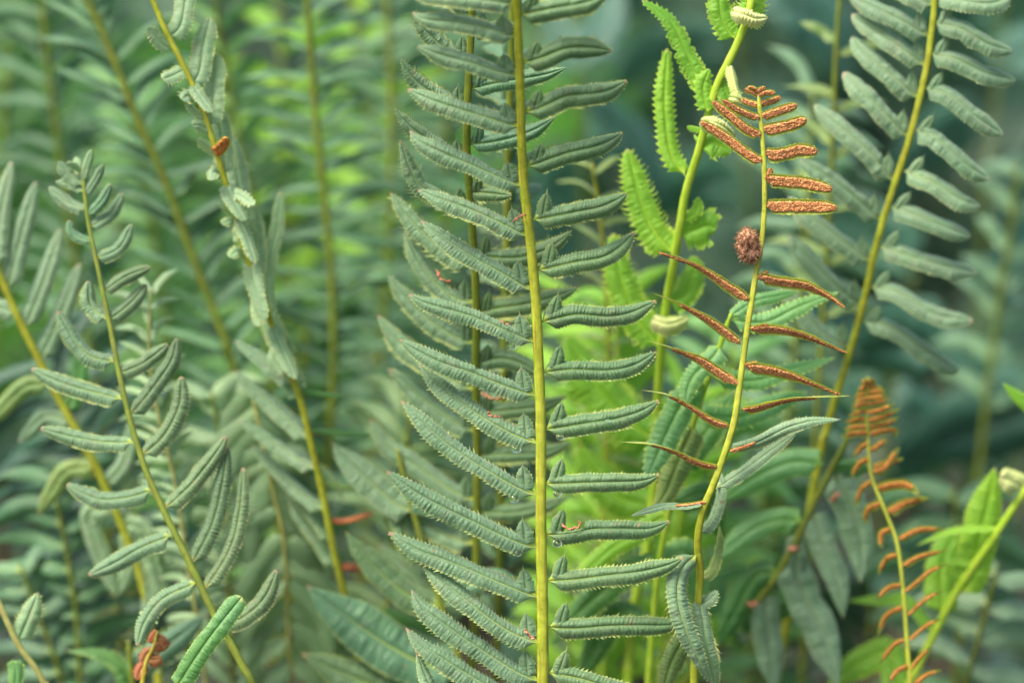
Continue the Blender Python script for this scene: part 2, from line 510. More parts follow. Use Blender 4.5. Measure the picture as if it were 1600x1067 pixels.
class Frond:
    """a fern frond: stem from tip (first point) to base (last), points (x, y, depth cm); it runs on to the ground"""

    def __init__(s, name, label, path, w, stem='yellow stem', leaf='waxy green leaf', group='fern fronds of the clump', groove=0.22, hairs=0, cat='fern frond', foot=None, hi=True):
        s.leaf = leaf
        s.px = spline(np.array(path, float), 160)
        P = np.array([at(*q) for q in s.px])
        end = P[-1]
        d = unit(P[-1] - P[-12])
        d = unit(np.array((d[0] * 0.8, d[1] * 0.8, min(d[2], -0.25))))
        if end[2] > 0.01:
            L = end[2] / max(-d[2], 0.2)
            ext = [end + d * L * t + np.array((0, 0, 0)) for t in (0.5, 1.0)]
            ext[1][2] = -0.004
            ext[1] = ext[1]
        else:
            ext = []
        s.P = P
        s.foot = ext[-1] if ext else end
        s.root = empty(name, s.foot)
        tag(s.root, label, cat, group)
        full = spline(np.vstack([P[::8], P[-1:]] + ([np.array(ext)] if ext else [])), 150 if hi else 60)
        q = np.linspace(0, 1, len(full))
        seg = np.concatenate([[0], np.cumsum(np.linalg.norm(np.diff(full, axis=0), axis=1))])
        vis = np.linalg.norm(np.diff(P, axis=0), axis=1).sum()
        t = np.clip(seg / vis, 0, 1.4)
        depth = (full - CAM) @ FWD
        rad = (w[0] + (w[1] - w[0]) * t) * 0.5 * SC * depth / FOC
        rad[:2] *= 0.6
        mb = MB()
        T, n0, b0 = tube(mb, full, rad, 12 if hi else 7, groove if hi else 0, 0.03 if hi else 0, seed=len(FRONDS))
        if hairs:
            rg = np.random.default_rng(len(FRONDS) + 40)
            for k in range(hairs):
                i = rg.integers(2, len(full) - 2)
                if seg[i] > vis: continue
                a = rg.uniform(-math.pi * 0.6, math.pi * 0.6)
                dr = n0[i] * math.cos(a) + b0[i] * math.sin(a)
                f = full[i] + (full[i + 1] - full[i]) * rg.random()
                p = f + dr * rad[i] * 0.96
                L = rg.uniform(0.0004, 0.0013)
                sd = np.cross(dr, T[i]) * 0.00011
                mb.add([p + sd, p - sd, p + dr * L + T[i] * -L * rg.uniform(-0.6, 1.2)], [(0, 1, 2)], [(0.5, 0.2)] * 3)
        s.stem = mb.build('stem', stem, s.root, full[0])
        s.count = 0
        FRONDS.append(s)

    def near(s, x, y):
        i = int(np.argmin((s.px[:, 0] - x) ** 2 + (s.px[:, 1] - y) ** 2))
        return i

    def leaflet(s, pts, W, dt=0.0, r0=30, r1=None, under=False, leaf=None, hi=True, ear=None, spores=None, side=None, snap=True, bow=0.0, nv=None, db=0.0,
                sp_range=(0.03, 0.99), cover=0.9, **kw):
        pts = [tuple(p) for p in pts]
        i = s.near(pts[0][0], pts[0][1])
        d0 = s.px[i, 2] + db
        n = len(pts)
        base = s.px[i]
        if snap and math.hypot(base[0] - pts[0][0], base[1] - pts[0][1]) < 30:
            sx = 1 if pts[-1][0] > base[0] else -1
            pts[0] = (base[0] * 0.6 + pts[0][0] * 0.4, base[1] * 0.2 + pts[0][1] * 0.8)
        P = []
        for k, p in enumerate(pts):
            t = k / (n - 1)
            d = p[2] if len(p) > 2 else d0 + dt * t + bow * math.sin(math.pi * t)
            P.append(at(p[0], p[1], d))
        P = np.array(P)
        ax = unit(s.P[max(i - 6, 0)] - s.P[min(i + 6, len(s.P) - 1)])
        chord = unit(P[-1] - P[0])
        cx = (ax @ RT) * (chord @ UP) - (ax @ UP) * (chord @ RT)
        sd = (1.0 if cx < 0 else -1.0) if side is None else side
        Wm = W * SC * (FOC + d0 / 100) / FOC
        mb = MB()
        s.count += 1
        seed = len(FRONDS) * 97 + s.count
        length = np.linalg.norm(np.diff(P, axis=0), axis=1).sum()
        nv = nv or int(np.clip(length / Wm * 6.0, 9, 36))
        fr = blade(mb, P, Wm, sd, r0, r1, under, hi, nv=nv, seed=seed, **kw)
        if ear:
            el, ew, lean = ear            # length px, width px, outward lean
            Pq, T, N, A, pa, pb, u = fr
            j = int(len(u) * 0.055)
            k = SC * (FOC + d0 / 100) / FOC
            dirx = unit(ax * 0.9 + chord * lean)
            b0 = Pq[j] + chord * (ew * 0.42 * k)
            e = [b0, b0 + dirx * el * 0.5 * k, b0 + dirx * el * k + chord * 0.1 * el * k * lean]
            V = unit(CAM - b0)
            blade(mb, np.array(e), ew * k, sd, -10, 5, under, hi, nv=7, base=0.02, cut=0.02, tipx=0.35, tipp=0.75, corr=0.03, dome=0.15, roll=0.25, teeth=0.05,
                  spine=0.20, u0=0.12, seed=seed + 3, wob=0.02)
            if hi:                        # bristle at the ear's point
                t = e[2]
                sw = np.cross(dirx, V) * 0.00022
                mb.add([t - dirx * 0.0008 + sw, t - dirx * 0.0008 - sw, t + dirx * el * 0.22 * k], [(0, 1, 2)], [(0.5, 1.0)] * 3)
        o = mb.build('leaflet', leaf or s.leaf, s.root, P[0])
        if spores:
            sp = spore_sheet(fr, seed=seed, u_a=sp_range[0], u_b=sp_range[1], cover=cover, nu=int(np.clip(length / 0.00028, 30, 150)), nv=15)
            c = sp.build('spore_layer', spores, o, P[0])
        return o

    def auto(s, y_step, length, angL, angR, W, t0=0.0, t1=1.0, leaf=None, hi=False, r=25, dt=0.0, curve=0.15, tipgrow=0.35, sides=(-1, 1), jit=0.12, ear=None, droop=0.0, seed=0):
        """leaflets along the stem; ang measured from the stem's tip direction, lengths in px"""
        rg = np.random.default_rng(seed + 1000 + len(FRONDS))
        px = s.px
        ln = np.concatenate([[0], np.cumsum(np.hypot(*np.diff(px[:, :2], axis=0).T))])
        tot = ln[-1]
        q = tot * t0 + y_step * 0.5
        k = 0
        while q < tot * t1:
            i = int(np.interp(q, ln, np.arange(len(px))))
            x, y, d = px[i]
            a = px[max(i - 4, 0), :2] - px[min(i + 4, len(px) - 1), :2]
            a = a / (np.hypot(*a) + 1e-9)
            grow = min(1.0, tipgrow + (q / (0.45 * tot)) * (1 - tipgrow)) if t0 == 0 else 1.0
            for sd in sides:
                ang = (angR if sd > 0 else angL) + rg.normal(0, 12)
                th = math.radians(ang) * sd
                c, sn = math.cos(th), math.sin(th)
                e = np.array((a[0] * c - a[1] * sn, a[0] * sn + a[1] * c))
                nn = np.array((-e[1], e[0])) * (-sd)
                L = length * grow * (1 + rg.normal(0, jit))
                cu = curve * rg.uniform(0.3, 1.6)
                off = sd * y_step * 0.12
                pts = []
                for t in (0, .33, .66, 1.0):
                    p = np.array((x, y + off)) + e * L * t + nn * L * cu * math.sin(math.pi * t) * 0.8 + np.array((0, droop * L * t * t))
                    pts.append((p[0], p[1], d + dt * t + rg.normal(0, 0.2) * t))
                s.leaflet(pts, W * (0.55 + 0.45 * grow) * rg.uniform(0.85, 1.15), leaf=leaf, hi=hi, r0=r + rg.normal(0, 16), r1=r + rg.normal(0, 20), snap=False, side=sd, ear=ear)
            q += y_step * rg.uniform(0.88, 1.12)
            k += 1

# ---------------------------------------------------------------- ground
def ground():
    nx, ny = 90, 110
    xs = np.sign(np.linspace(-1, 1, nx)) * np.abs(np.linspace(-1, 1, nx)) ** 2 * 30
    ys = np.linspace(0, 1, ny) ** 2 * 62 - 2
    rg = np.random.default_rng(3)
    X, Y = np.meshgrid(xs, ys, indexing='ij')
    Z = 0.012 * np.sin(X * 9 + 1.3 * np.sin(Y * 7)) * np.cos(Y * 8) + 0.006 * rg.normal(0, 1, X.shape) - 0.012
    mb = MB()
    mb.add(np.stack([X, Y, Z], -1).reshape(-1, 3), grid_faces(nx, ny), np.stack([X, Y], -1).reshape(-1, 2))
    tag(mb.build('ground', 'dark soil'), kind='structure')


ground()


# ---------------------------------------------------------------- far bed of ferns and herbs: reads as one mass
def bed(name, label, leaf, n, region, size, seed):
    rg = np.random.default_rng(seed)
    mb = MB()
    nu, nv = 5, 3
    gf = grid_faces(nu, nv)
    uu = np.linspace(0, 1, nu)
    prof = np.array([0.25, 0.9, 1.0, 0.75, 0.05])
    for k in range(n):
        y = rg.uniform(region[2], region[3])
        half = 0.12 + 0.21 * y
        x = rg.uniform(region[0], region[1]) * half
        h = rg.uniform(0.6, 1.15) * size
        az = rg.uniform(0, 2 * math.pi)
        lean = rg.uniform(0.15, 0.9)
        d = np.array((math.cos(az) * lean, math.sin(az) * lean, 1.0))
        st = np.array((x, y, 0.0))
        ax = np.array([st + d * h * t + np.array((math.cos(az), math.sin(az), -0.9)) * h * 0.28 * t * t for t in np.linspace(0.12, 1, 15)])
        T = unit(np.gradient(ax, axis=0))
        side = unit(np.cross(T, np.array((rg.normal(0, .5), rg.normal(0, .5), 1.0)) + np.array((math.cos(az), math.sin(az), 0))))
        for i in range(1, 15):
            L = h * 0.26 * math.sin(math.pi * min(1, (i + 1.5) / 14.5)) ** 0.6 * (1 - 0.5 * i / 15) + 0.01
            for sg in (-1, 1):
                e = unit(side[i] * sg + T[i] * rg.uniform(0.2, 0.6) + rg.normal(0, 0.12, 3))
                w = np.cross(e, np.cross(side[i], T[i]))
                w = unit(w + rg.normal(0, 0.25, 3))
                hwid = L * rg.uniform(0.10, 0.16)
                P = ax[i] + e * (uu * L)[:, None] + np.array((0, 0, -1.0)) * (uu ** 2 * L * rg.uniform(0, 0.35))[:, None]
                V = P[:, None] + w[None, None] * (np.array((-1, 0, 1.0))[None] * prof[:, None] * hwid)[..., None]
                UV = np.stack(np.broadcast_arrays(uu[:, None], np.array((0, .5, 1.0))[None]), -1)
                mb.add(V.reshape(-1, 3), gf, UV.reshape(-1, 2))
    o = mb.build(name, leaf)
    tag(o, label, 'ferns', kind='stuff')
    return o


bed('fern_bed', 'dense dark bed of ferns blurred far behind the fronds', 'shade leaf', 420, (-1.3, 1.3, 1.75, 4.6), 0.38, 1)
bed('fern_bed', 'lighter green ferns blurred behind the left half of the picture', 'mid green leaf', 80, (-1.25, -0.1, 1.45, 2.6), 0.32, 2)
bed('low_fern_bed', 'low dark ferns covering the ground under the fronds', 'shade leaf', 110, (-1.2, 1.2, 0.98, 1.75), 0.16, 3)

# ---------------------------------------------------------------- 1 the tall sharp frond in the middle
F = Frond('fern_frond', 'tall sharp grey green frond upright in the middle of the picture, nearest the camera',
          [(804, -60, -3.9), (807, 0, -3.3), (812, 110, -2.4), (817, 267, -1.3), (828, 370, -0.8), (837, 467, -0.4), (842, 570, -0.1), (845, 667, 0.05), (845, 780, 0.1), (846, 867, 0.2), (848, 980, 0.3), (848, 1080, 0.4)],
          (13, 18.5), hairs=420)
main = F
ML = [
    ([(802, 8), (720, -4), (640, -8)], 36),
    ([(806, 60), (770, 47), (720, 36), (670, 31), (644, 21)], 36),
    ([(808, 120), (770, 110), (735, 98), (690, 86), (652, 72)], 37),
    ([(812, 200), (780, 190), (735, 176), (680, 158), (637, 140)], 40),
    ([(818, 294), (780, 277), (735, 257), (690, 238), (655, 220), (641, 204)], 40),
    ([(824, 372), (790, 352), (735, 327), (690, 311), (653, 296)], 38),
    ([(830, 457), (790, 430), (735, 399), (700, 376), (658, 345)], 40),
    ([(834, 537), (795, 518), (735, 493), (690, 480), (660, 471), (639, 459)], 37),
    ([(838, 620), (790, 603), (735, 581), (690, 566), (655, 549), (623, 530)], 39),
    ([(838, 695), (800, 677), (760, 655), (720, 628), (690, 603), (656, 569)], 41),
    ([(838, 776), (800, 757), (735, 718), (690, 686), (660, 657), (626, 626)], 41),
    ([(840, 858), (800, 843), (735, 812), (690, 790), (650, 768), (604, 735)], 43),
    ([(842, 935), (800, 918), (735, 890), (690, 872), (650, 857), (607, 830)], 43),
    ([(842, 1006), (800, 988), (760, 962), (720, 930), (690, 906), (660, 879)], 41),
    ([(842, 1066), (800, 1045), (735, 1003), (695, 975), (662, 949), (643, 921)], 45),
    ([(842, 1125), (790, 1088), (735, 1055), (690, 1027), (660, 1007), (634, 980)], 44),
    ([(842, 1190), (760, 1140), (690, 1100), (668, 1062), (651, 1016)], 38),
]
nib = {8: [(0.42, 0.45, 0.3, 1)], 9: [(0.33, 0.40, 0.25, 1)], 10: [(0.60, 0.62, 0.2, 1)], 13: [(0.06, 0.14, 0.6, 1)]}
for k, (p, w) in enumerate(ML):
    F.leaflet(p, w * 0.86, dt=random.uniform(-0.5, 0.5), r0=34 + random.uniform(-5, 5), r1=20 + random.uniform(-8, 10), bow=-0.25, ear=(38 - (k < 5) * 6, 26, 0.12),
              hole=nib.get(k), skew=0.12, tipx=0.68, tipp=0.9, spine=0.30)
MR = [
    ([(815, 24), (860, 14), (910, 5), (950, -8)], 36),
    ([(822, 100), (850, 89), (885, 76), (925, 75), (957, 80)], 38),
    ([(824, 178), (850, 166), (885, 151), (930, 146), (955, 140), (980, 126)], 37),
    ([(828, 262), (855, 250), (890, 238), (930, 229), (955, 219), (973, 207)], 35),
    ([(838, 344), (865, 338), (900, 331), (935, 324), (960, 314), (980, 302)], 35),
    ([(845, 423), (870, 416), (900, 409), (940, 402), (965, 388), (992, 363)], 36),
    ([(850, 504), (875, 496), (905, 491), (950, 494), (985, 488), (1026, 470)], 34),
    ([(853, 582), (880, 578), (905, 577), (950, 578), (990, 570), (1026, 549)], 33),
    ([(855, 672), (885, 666), (920, 660), (960, 654), (1000, 642), (1030, 626)], 35),
    ([(854, 756), (885, 755), (930, 753), (975, 752), (1005, 750), (1031, 742)], 32),
    ([(855, 836), (890, 833), (925, 826), (970, 825), (1015, 825), (1047, 814)], 33),
    ([(857, 908), (895, 905), (950, 898), (1000, 892), (1040, 883), (1068, 871)], 34),
    ([(858, 980), (900, 981), (950, 977), (1000, 976), (1040, 976), (1077, 971)], 33),
    ([(858, 1050), (900, 1058), (950, 1072), (1000, 1085), (1060, 1095)], 33),
]
for k, (p, w) in enumerate(MR):
    F.leaflet(p, w * 0.94, dt=random.uniform(-0.4, 0.6), r0=12 + random.uniform(-6, 6), r1=8 + random.uniform(-10, 12), bow=-0.2, ear=(40 - (k < 4) * 8, 23, 0.24), leaf='deep green leaf',  # darker green carries the shade of blades turned from the sky
              hole=[(0.10, 0.33, 0.75, 1)] if k == 10 else None, tipx=0.66, tipp=0.85, corr=0.09, nv=34, skew=0.10, dome=0.18, spine=0.30)


def crumb(parent, pts, w, name='withered_edge', mat='withered edge'):
    """a ragged dry strip left where a leaflet was eaten"""
    P = spline(np.array([at(*p) for p in pts]), 22)
    rg = np.random.default_rng(int(pts[0][0]))
    P = P + rg.normal(0, 0.00024, P.shape)
    mb = MB()
    tube(mb, P, 0.62 * w * SC * (0.5 + 0.35 * rg.random(22)) * np.r_[0.4, np.ones(20), 0.4], 7, 0, 0.25, seed=int(pts[0][1]))
    return mb.build(name, mat, parent, P[0])


crumb(F.root, [(877, 818, -0.2), (887, 826, -0.25), (895, 826, -0.2), (906, 821, -0.2), (905, 813, -0.25)], 3.6)
crumb(F.root, [(764, 643, -0.4), (770, 650, -0.45), (780, 650, -0.4)], 3.0)
crumb(F.root, [(820, 981, -0.2), (824, 990, -0.25), (834, 999, -0.2)], 4.0)
crumb(F.root, [(783, 503, -0.6), (790, 506, -0.6), (796, 505, -0.6)], 2.2)
crumb(F.root, [(802, 345, -1.3), (812, 339, -1.35), (822, 336, -1.3)], 3.0)
crumb(F.root, [(684, 561, -0.3), (686, 566, -0.35), (689, 563, -0.3)], 3.0)

# ---------------------------------------------------------------- 2 the frond just behind it, showing to the left
F = Frond('fern_frond', 'bristly toothed frond just behind the tall middle frond, its stem left of that stem',
          [(742, -70, -1.2), (738, 0, -0.6), (736, 50, -0.2), (731, 150, 0.4), (729, 220, 0.9), (733, 290, 1.5), (739, 370, 2.2), (744, 467, 3.0), (744, 600, 4.2), (746, 720, 5.2), (745, 830, 6.0), (742, 960, 6.9), (735, 1080, 7.6)],
          (12, 14), stem='olive stem', hairs=120)
for k, (p, w) in enumerate([
    ([(735, 20), (715, 5), (690, -15), (665, -40)], 32),
    ([(733, 98), (705, 83), (680, 63), (660, 42), (646, 17)], 33),
    ([(728, 175), (700, 157), (665, 138), (642, 118), (626, 92)], 33),
    ([(728, 258), (700, 238), (665, 216), (640, 197), (617, 170)], 33),
    ([(731, 335), (700, 315), (660, 294), (640, 262), (625, 218)], 34),
    ([(738, 420), (700, 395), (660, 363), (635, 335), (610, 301)], 38),
    ([(742, 475), (710, 465), (675, 437), (650, 400), (632, 360)], 36),
    ([(742, 540), (700, 520), (660, 490), (630, 460), (606, 430)], 38),
    ([(742, 612), (700, 590), (660, 562), (620, 530), (590, 492)], 40),
    ([(743, 677), (700, 652), (660, 622), (635, 598), (606, 576)], 42),
    ([(745, 785), (700, 762), (650, 727), (605, 695), (578, 654)], 42),
    ([(742, 852), (690, 832), (640, 800), (585, 755)], 42),
    ([(740, 960), (690, 935), (650, 900), (590, 850)], 42),
]):
    F.leaflet(p, w * 0.84, dt=-0.6 if k < 5 else 0.2, r0=25, r1=5, ear=(32, 20, 0.05), spine=0.6 if k < 7 else 0.4, teeth=0.22, hole=[(0.26, 0.36, 0.35, 1)] if k == 6 else None, tipp=0.85)
for k, (p, w) in enumerate([
    ([(737, 50), (770, 46), (810, 40)], 30),
    ([(735, 140), (770, 131), (810, 124), (850, 117), (886, 106)], 34),
    ([(733, 226), (770, 222), (810, 212), (840, 200), (869, 182)], 34),
    ([(735, 300), (765, 302), (800, 306)], 30),
    ([(742, 400), (770, 402), (810, 402), (850, 391), (875, 376), (894, 360)], 37),
    ([(742, 490), (780, 481), (820, 475), (870, 462), (906, 449)], 38),
    ([(745, 565), (785, 560), (820, 570), (850, 590)], 38),
    ([(745, 645), (800, 640), (850, 633), (886, 618)], 34),
    ([(748, 710), (800, 709), (850, 706), (894, 690)], 32),
    ([(745, 800), (800, 800), (850, 790), (890, 775)], 32),
]):
    F.leaflet(p, w * 0.82, dt=-0.3, r0=15, r1=5, ear=(32, 18, 0.15), spine=0.6, teeth=0.22, leaf='blue green leaf' if k < 3 else 'deep green leaf')
crumb(F.root, [(683, 422, 2.2), (688, 433, 2.1), (697, 440, 2.1), (705, 440, 2.2)], 4.2)
crumb(F.root, [(752, 613, 3.8), (765, 621, 3.7), (778, 622, 3.8), (788, 617, 3.9)], 4.5)

# ---------------------------------------------------------------- 3 thin stem right behind the middle frond
F = Frond('fern_frond', 'narrow olive frond almost hidden behind the tall middle frond', [(803, -40, 3.2), (799, 80, 4.0), (797, 160, 4.6), (794, 240, 5.2), (793, 320, 5.8), (790, 450, 6.6), (785, 650, 7.6), (780, 900, 8.6), (775, 1080, 9.2)], (11, 13), stem='olive stem')
F.auto(74, 62, 62, 62, 20, hi=True, t0=0.02, t1=0.9, leaf='blue green leaf', dt=1.5, tipgrow=1.0, ear=(26, 16, 0.1))

# ---------------------------------------------------------------- 4 the rusty fertile frond
K = Frond('fertile_frond', 'upright rusty brown spore bearing frond right of the middle, its underside turned to the camera',
          [(1184, 138, 0.5), (1186, 165, 0.5), (1190, 200, 0.4), (1194, 260, 0.4), (1194, 340, 0.4), (1189, 385, 0.4), (1181, 430, 0.3), (1166, 525, 0.2), (1156, 600, 0.1), (1145, 668, 0.0), (1128, 720, 0.0), (1106, 780, 0.1), (1092, 815, 0.3), (1090, 850, 0.5), (1094, 890, 0.8), (1091, 940, 1.0), (1087, 1000, 1.2), (1084, 1080, 1.4)],
          (7, 13.5), stem='yellow stem', leaf='rusty rim leaf', hairs=260)
small = dict(under=True, spores='rust spores', dome=0.10, roll=0.16, corr=0.02, teeth=0.10, spine=0.12, tipx=0.72, tipp=0.45, nv=12, cover=0.68)
for p, w in [
    ([(1186, 150), (1176, 143), (1163, 141)], 11), ([(1186, 150), (1198, 145), (1212, 146)], 11), ([(1185, 146), (1188, 141), (1196, 136)], 9), ([(1184, 145), (1178, 139), (1168, 136)], 9),
    ([(1187, 165), (1175, 162), (1158, 156)], 12), ([(1188, 164), (1203, 159), (1220, 152)], 13),
    ([(1188, 186), (1165, 178), (1145, 167), (1128, 156)], 14), ([(1190, 183), (1215, 175), (1246, 164)], 17),
    ([(1189, 214), (1165, 201), (1140, 180), (1112, 158)], 18), ([(1192, 205), (1225, 198), (1261, 187)], 22),
    ([(1192, 256), (1165, 239), (1135, 216), (1112, 201), (1094, 190)], 19), ([(1195, 242), (1222, 241), (1250, 235), (1278, 237)], 24),
    ([(1196, 283), (1230, 284), (1270, 289), (1301, 297)], 23), ([(1197, 324), (1230, 322), (1270, 323), (1309, 325)], 25),
]:
    K.leaflet(p, w, r0=12, r1=8, dt=random.uniform(-0.3, 0.3), **small)
K.leaflet([(1196, 280), (1202, 270), (1206, 263)], 12, r0=5, **{**small, 'nv': 6})
# middle: blades carried flat, seen from just below their edge
edge = dict(under=True, spores='rust spores', dome=0.06, roll=0.14, corr=0.02, teeth=0.10, spine=0.14, tipx=0.45, tipp=0.8, cover=0.60)
for p, w, r0, r1 in [
    ([(1167, 474), (1155, 459), (1125, 438), (1090, 415), (1055, 401), (1026, 391)], 25, 56, 84),
    ([(1187, 434), (1220, 440), (1260, 446), (1295, 462), (1323, 481)], 27, 52, 66),
    ([(1153, 540), (1136, 520), (1100, 495), (1060, 473), (1017, 457)], 25, 60, 92),
    ([(1176, 516), (1210, 514), (1250, 521), (1290, 536), (1328, 551)], 25, 58, 78),
    ([(1148, 602), (1126, 583), (1090, 560), (1050, 543), (1004, 530)], 25, 58, 96),
    ([(1167, 575), (1200, 577), (1240, 587), (1280, 602), (1317, 616)], 26, 54, 76),
    ([(1139, 668), (1110, 655), (1075, 632), (1040, 615), (1001, 609)], 23, 68, 104),
    ([(1158, 642), (1190, 635), (1230, 624), (1280, 619), (1329, 618)], 25, 72, 108),
    ([(1126, 731), (1090, 722), (1055, 705), (1015, 692), (971, 690)], 23, 76, 116),
]:
    K.leaflet(p, w * 0.86, r0=r0 - 22, r1=r1 - 8, dt=random.uniform(-0.3, 0.4), ear=None, sp_range=(0.04, 0.97 if r1 < 90 else 0.70), **edge)
for p, s_ in [([(1163, 468), (1158, 460), (1152, 452)], 1), ([(1190, 436), (1195, 428), (1200, 424)], 1), ([(1178, 514), (1192, 510), (1200, 506)], 1), ([(1149, 600), (1143, 590), (1136, 584)], 1), ([(1170, 572), (1178, 568), (1184, 567)], 1)]:
    K.leaflet(p, 11, r0=10, **{**small, 'nv': 6})
# lower ones turn their green face
K.leaflet([(1147, 706), (1185, 690), (1230, 668), (1270, 657), (1314, 655)], 20, r0=-28, r1=30, leaf='grey green leaf', dome=0.1, roll=0.3)
K.leaflet([(1122, 765), (1160, 736), (1200, 706), (1248, 672)], 22, r0=30, r1=30, leaf='grey green leaf', db=0.6)
K.leaflet([(1147, 706), (1165, 697), (1180, 690)], 9, r0=20, **{**small, 'nv': 6})
K.leaflet([(1108, 784), (1070, 789), (1035, 790), (985, 806)], 15, r0=60, r1=20, leaf='grey green leaf')
K.leaflet([(1106, 783), (1080, 788), (1055, 789)], 9, r0=30, **{**small, 'nv': 7})
K.leaflet([(1093, 835), (1112, 812), (1124, 775), (1126, 735)], 24, r0=40, r1=50, leaf='grey green leaf', db=0.3)
K.leaflet([(1095, 905), (1112, 890), (1122, 860), (1124, 820)], 20, r0=40, r1=50, leaf='olive leaf', db=0.4)
K.leaflet([(1092, 945), (1108, 936), (1122, 922)], 22, r0=30, leaf='grey green leaf')
K.leaflet([(1090, 862), (1066, 888), (1058, 930), (1072, 985), (1094, 1035), (1112, 1070)], 33, r0=20, r1=-20, leaf='waxy green leaf', side=1, bow=-0.6)
K.leaflet([(1092, 935), (1098, 970), (1102, 1005), (1112, 1045), (1120, 1080)], 28, r0=-20, r1=20, leaf='pale green leaf', side=-1, bow=-0.3)
K.leaflet([(1088, 985), (1062, 1010), (1045, 1045), (1035, 1090)], 36, r0=20, r1=-10, leaf='olive leaf', side=1, db=1.0)

# fuzzy ball on its stem
def fuzzy_ball():
    c = at(1169, 384, 0.0)
    k = SC
    rg = np.random.default_rng(21)
    import bmesh
    bm = bmesh.new()
    bmesh.ops.create_icosphere(bm, subdivisions=4, radius=1.0)
    V = np.array([v.co[:] for v in bm.verts])
    F_ = [tuple(v.index for v in f.verts) for f in bm.faces]
    bm.free()
    d = V.copy()
    lump = 0.06 * np.sin(d[:, 0] * 5 + 1) * np.cos(d[:, 2] * 6) + 0.05 * np.sin(d[:, 1] * 9 + d[:, 2] * 4) + 0.045 * rg.normal(0, 1, len(V))
    ctr = unit(np.array((0.15, -1.0, -0.22)))
    dip = np.exp(-((1 - d @ ctr) / 0.05))
    rad = 1 + lump - 0.85 * dip
    sx, sy, sz = 17 * k, 16 * k, 26.5 * k
    body = d * rad[:, None] * np.array((sx, sy, sz))
    a = R(-12)
    rot = np.array(((math.cos(a), 0, math.sin(a)), (0, 1, 0), (-math.sin(a), 0, math.cos(a))))
    body = body @ rot.T
    mb = MB()
    mb.add(body + c, F_, np.zeros((len(V), 2)))
    o = mb.build('fuzzy_gall', 'brown fuzz', None, c)
    tag(o, 'fuzzy reddish brown ball clinging to the left of the rusty frond stem', 'gall')
    hb = MB()
    for i in rg.choice(len(V), 620, replace=False):
        if dip[i] > 0.4: continue
        n = unit((d[i] / np.array((sx, sy, sz))) @ rot.T)
        L = rg.uniform(3.0, 8.5) * k
        t = unit(np.cross(n, rg.normal(0, 1, 3)))
        p = body[i] + c
        w = t * 0.75 * k
        q = p + n * L + np.cross(n, t) * L * rg.uniform(-0.7, 0.7)
        hb.add([p + w - n * k, p - w - n * k, q], [(0, 1, 2)], [(0, 0)] * 3)
    h = hb.build('fuzz', 'brown fuzz', o, c, smooth=False)
    h['kind'] = 'stuff'


fuzzy_ball()

# ---------------------------------------------------------------- 5 the young lime frond
J = Frond('young_fern_frond', 'bright lime young frond with deep toothed leaflets and cream curls, left of the rusty frond',
          [(1180, -30, 1.0), (1170, 20, 1.2), (1156, 62, 1.4), (1138, 96, 1.6), (1122, 130, 1.8), (1110, 165, 2.0), (1094, 230, 2.4), (1080, 267, 2.8), (1066, 330, 3.2), (1055, 400, 3.8), (1045, 450, 4.4), (1035, 530, 5.0), (1028, 620, 5.8), (1024, 720, 6.4), (1015, 830, 6.8), (996, 920, 7.0), (985, 1000, 7.2), (980, 1080, 7.4)],
          (12, 16), stem='lime stem', leaf='lime leaf', hairs=200)
jk = dict(teeth=0.6, spine=0.4, corr=0.05, dome=0.12, roll=0.2, nv=22, tipp=0.6)
J.leaflet([(1105, 152), (1088, 118), (1066, 68), (1043, 28), (1003, 1)], 27, r0=10, r1=35, **jk)
J.leaflet([(1064, 275), (1048, 240), (1041, 200), (1038, 150), (1043, 76)], 31, r0=20, r1=10, **jk)
J.leaflet([(1139, 60), (1128, 30), (1121, -20)], 33, r0=10, **{**jk, 'nv': 12})
J.leaflet([(1163, 40), (1176, 10), (1182, -30)], 40, r0=10, **{**jk, 'nv': 12})
J.leaflet([(1105, 175), (1098, 140), (1108, 108)], 26, r0=10, leaf='lime leaf', db=-0.2, **{**jk, 'nv': 8})
J.leaflet([(1122, 128), (1133, 142), (1140, 160), (1152, 178)], 22, r0=20, leaf='lime leaf', **{**jk, 'nv': 8})
J.leaflet([(1094, 232), (1112, 222), (1130, 230), (1142, 240)], 46, r0=30, leaf='lime leaf', **{**jk, 'nv': 8})
J.leaflet([(1100, 203), (1088, 203), (1073, 198)], 9, r0=10, leaf='lime leaf', **{**jk, 'nv': 8, 'teeth': 0.2})
J.leaflet([(1052, 398), (1018, 355), (997, 300), (980, 233)], 44, r0=10, leaf='lime leaf', **jk)
J.leaflet([(1068, 365), (1088, 358), (1105, 352), (1119, 358)], 52, r0=5, leaf='lime leaf', **{**jk, 'nv': 9, 'tipp': 0.4})
J.leaflet([(1082, 345), (1088, 330), (1091, 308)], 16, r0=5, leaf='lime leaf', **{**jk, 'nv': 6})
J.leaflet([(1032, 545), (992, 492), (968, 430), (958, 365)], 46, r0=10, leaf='lime leaf', **jk)
J.leaflet([(1045, 470), (1068, 462), (1080, 435), (1086, 400)], 34, r0=10, leaf='lime leaf', **jk)
J.leaflet([(1024, 690), (965, 640), (915, 580), (885, 525)], 66, r0=15, leaf='lime leaf', db=1.5, **jk)
J.leaflet([(1020, 790), (960, 770), (900, 700)], 56, r0=15, leaf='lime leaf', db=1.5, **jk)
cur = dict(leaf='cream leaf', dome=0.25, roll=0.9, teeth=0.3, spine=0.35, nv=15, tipx=0.5, tipp=0.5, base=0.02, cut=0.02, snap=False, corr=0.22)
J.leaflet([(1143, 17, 0.9), (1160, 22, 0.6), (1180, 29, 0.6), (1200, 28, 0.9)], 26, r0=20, r1=10, side=1, **cur)
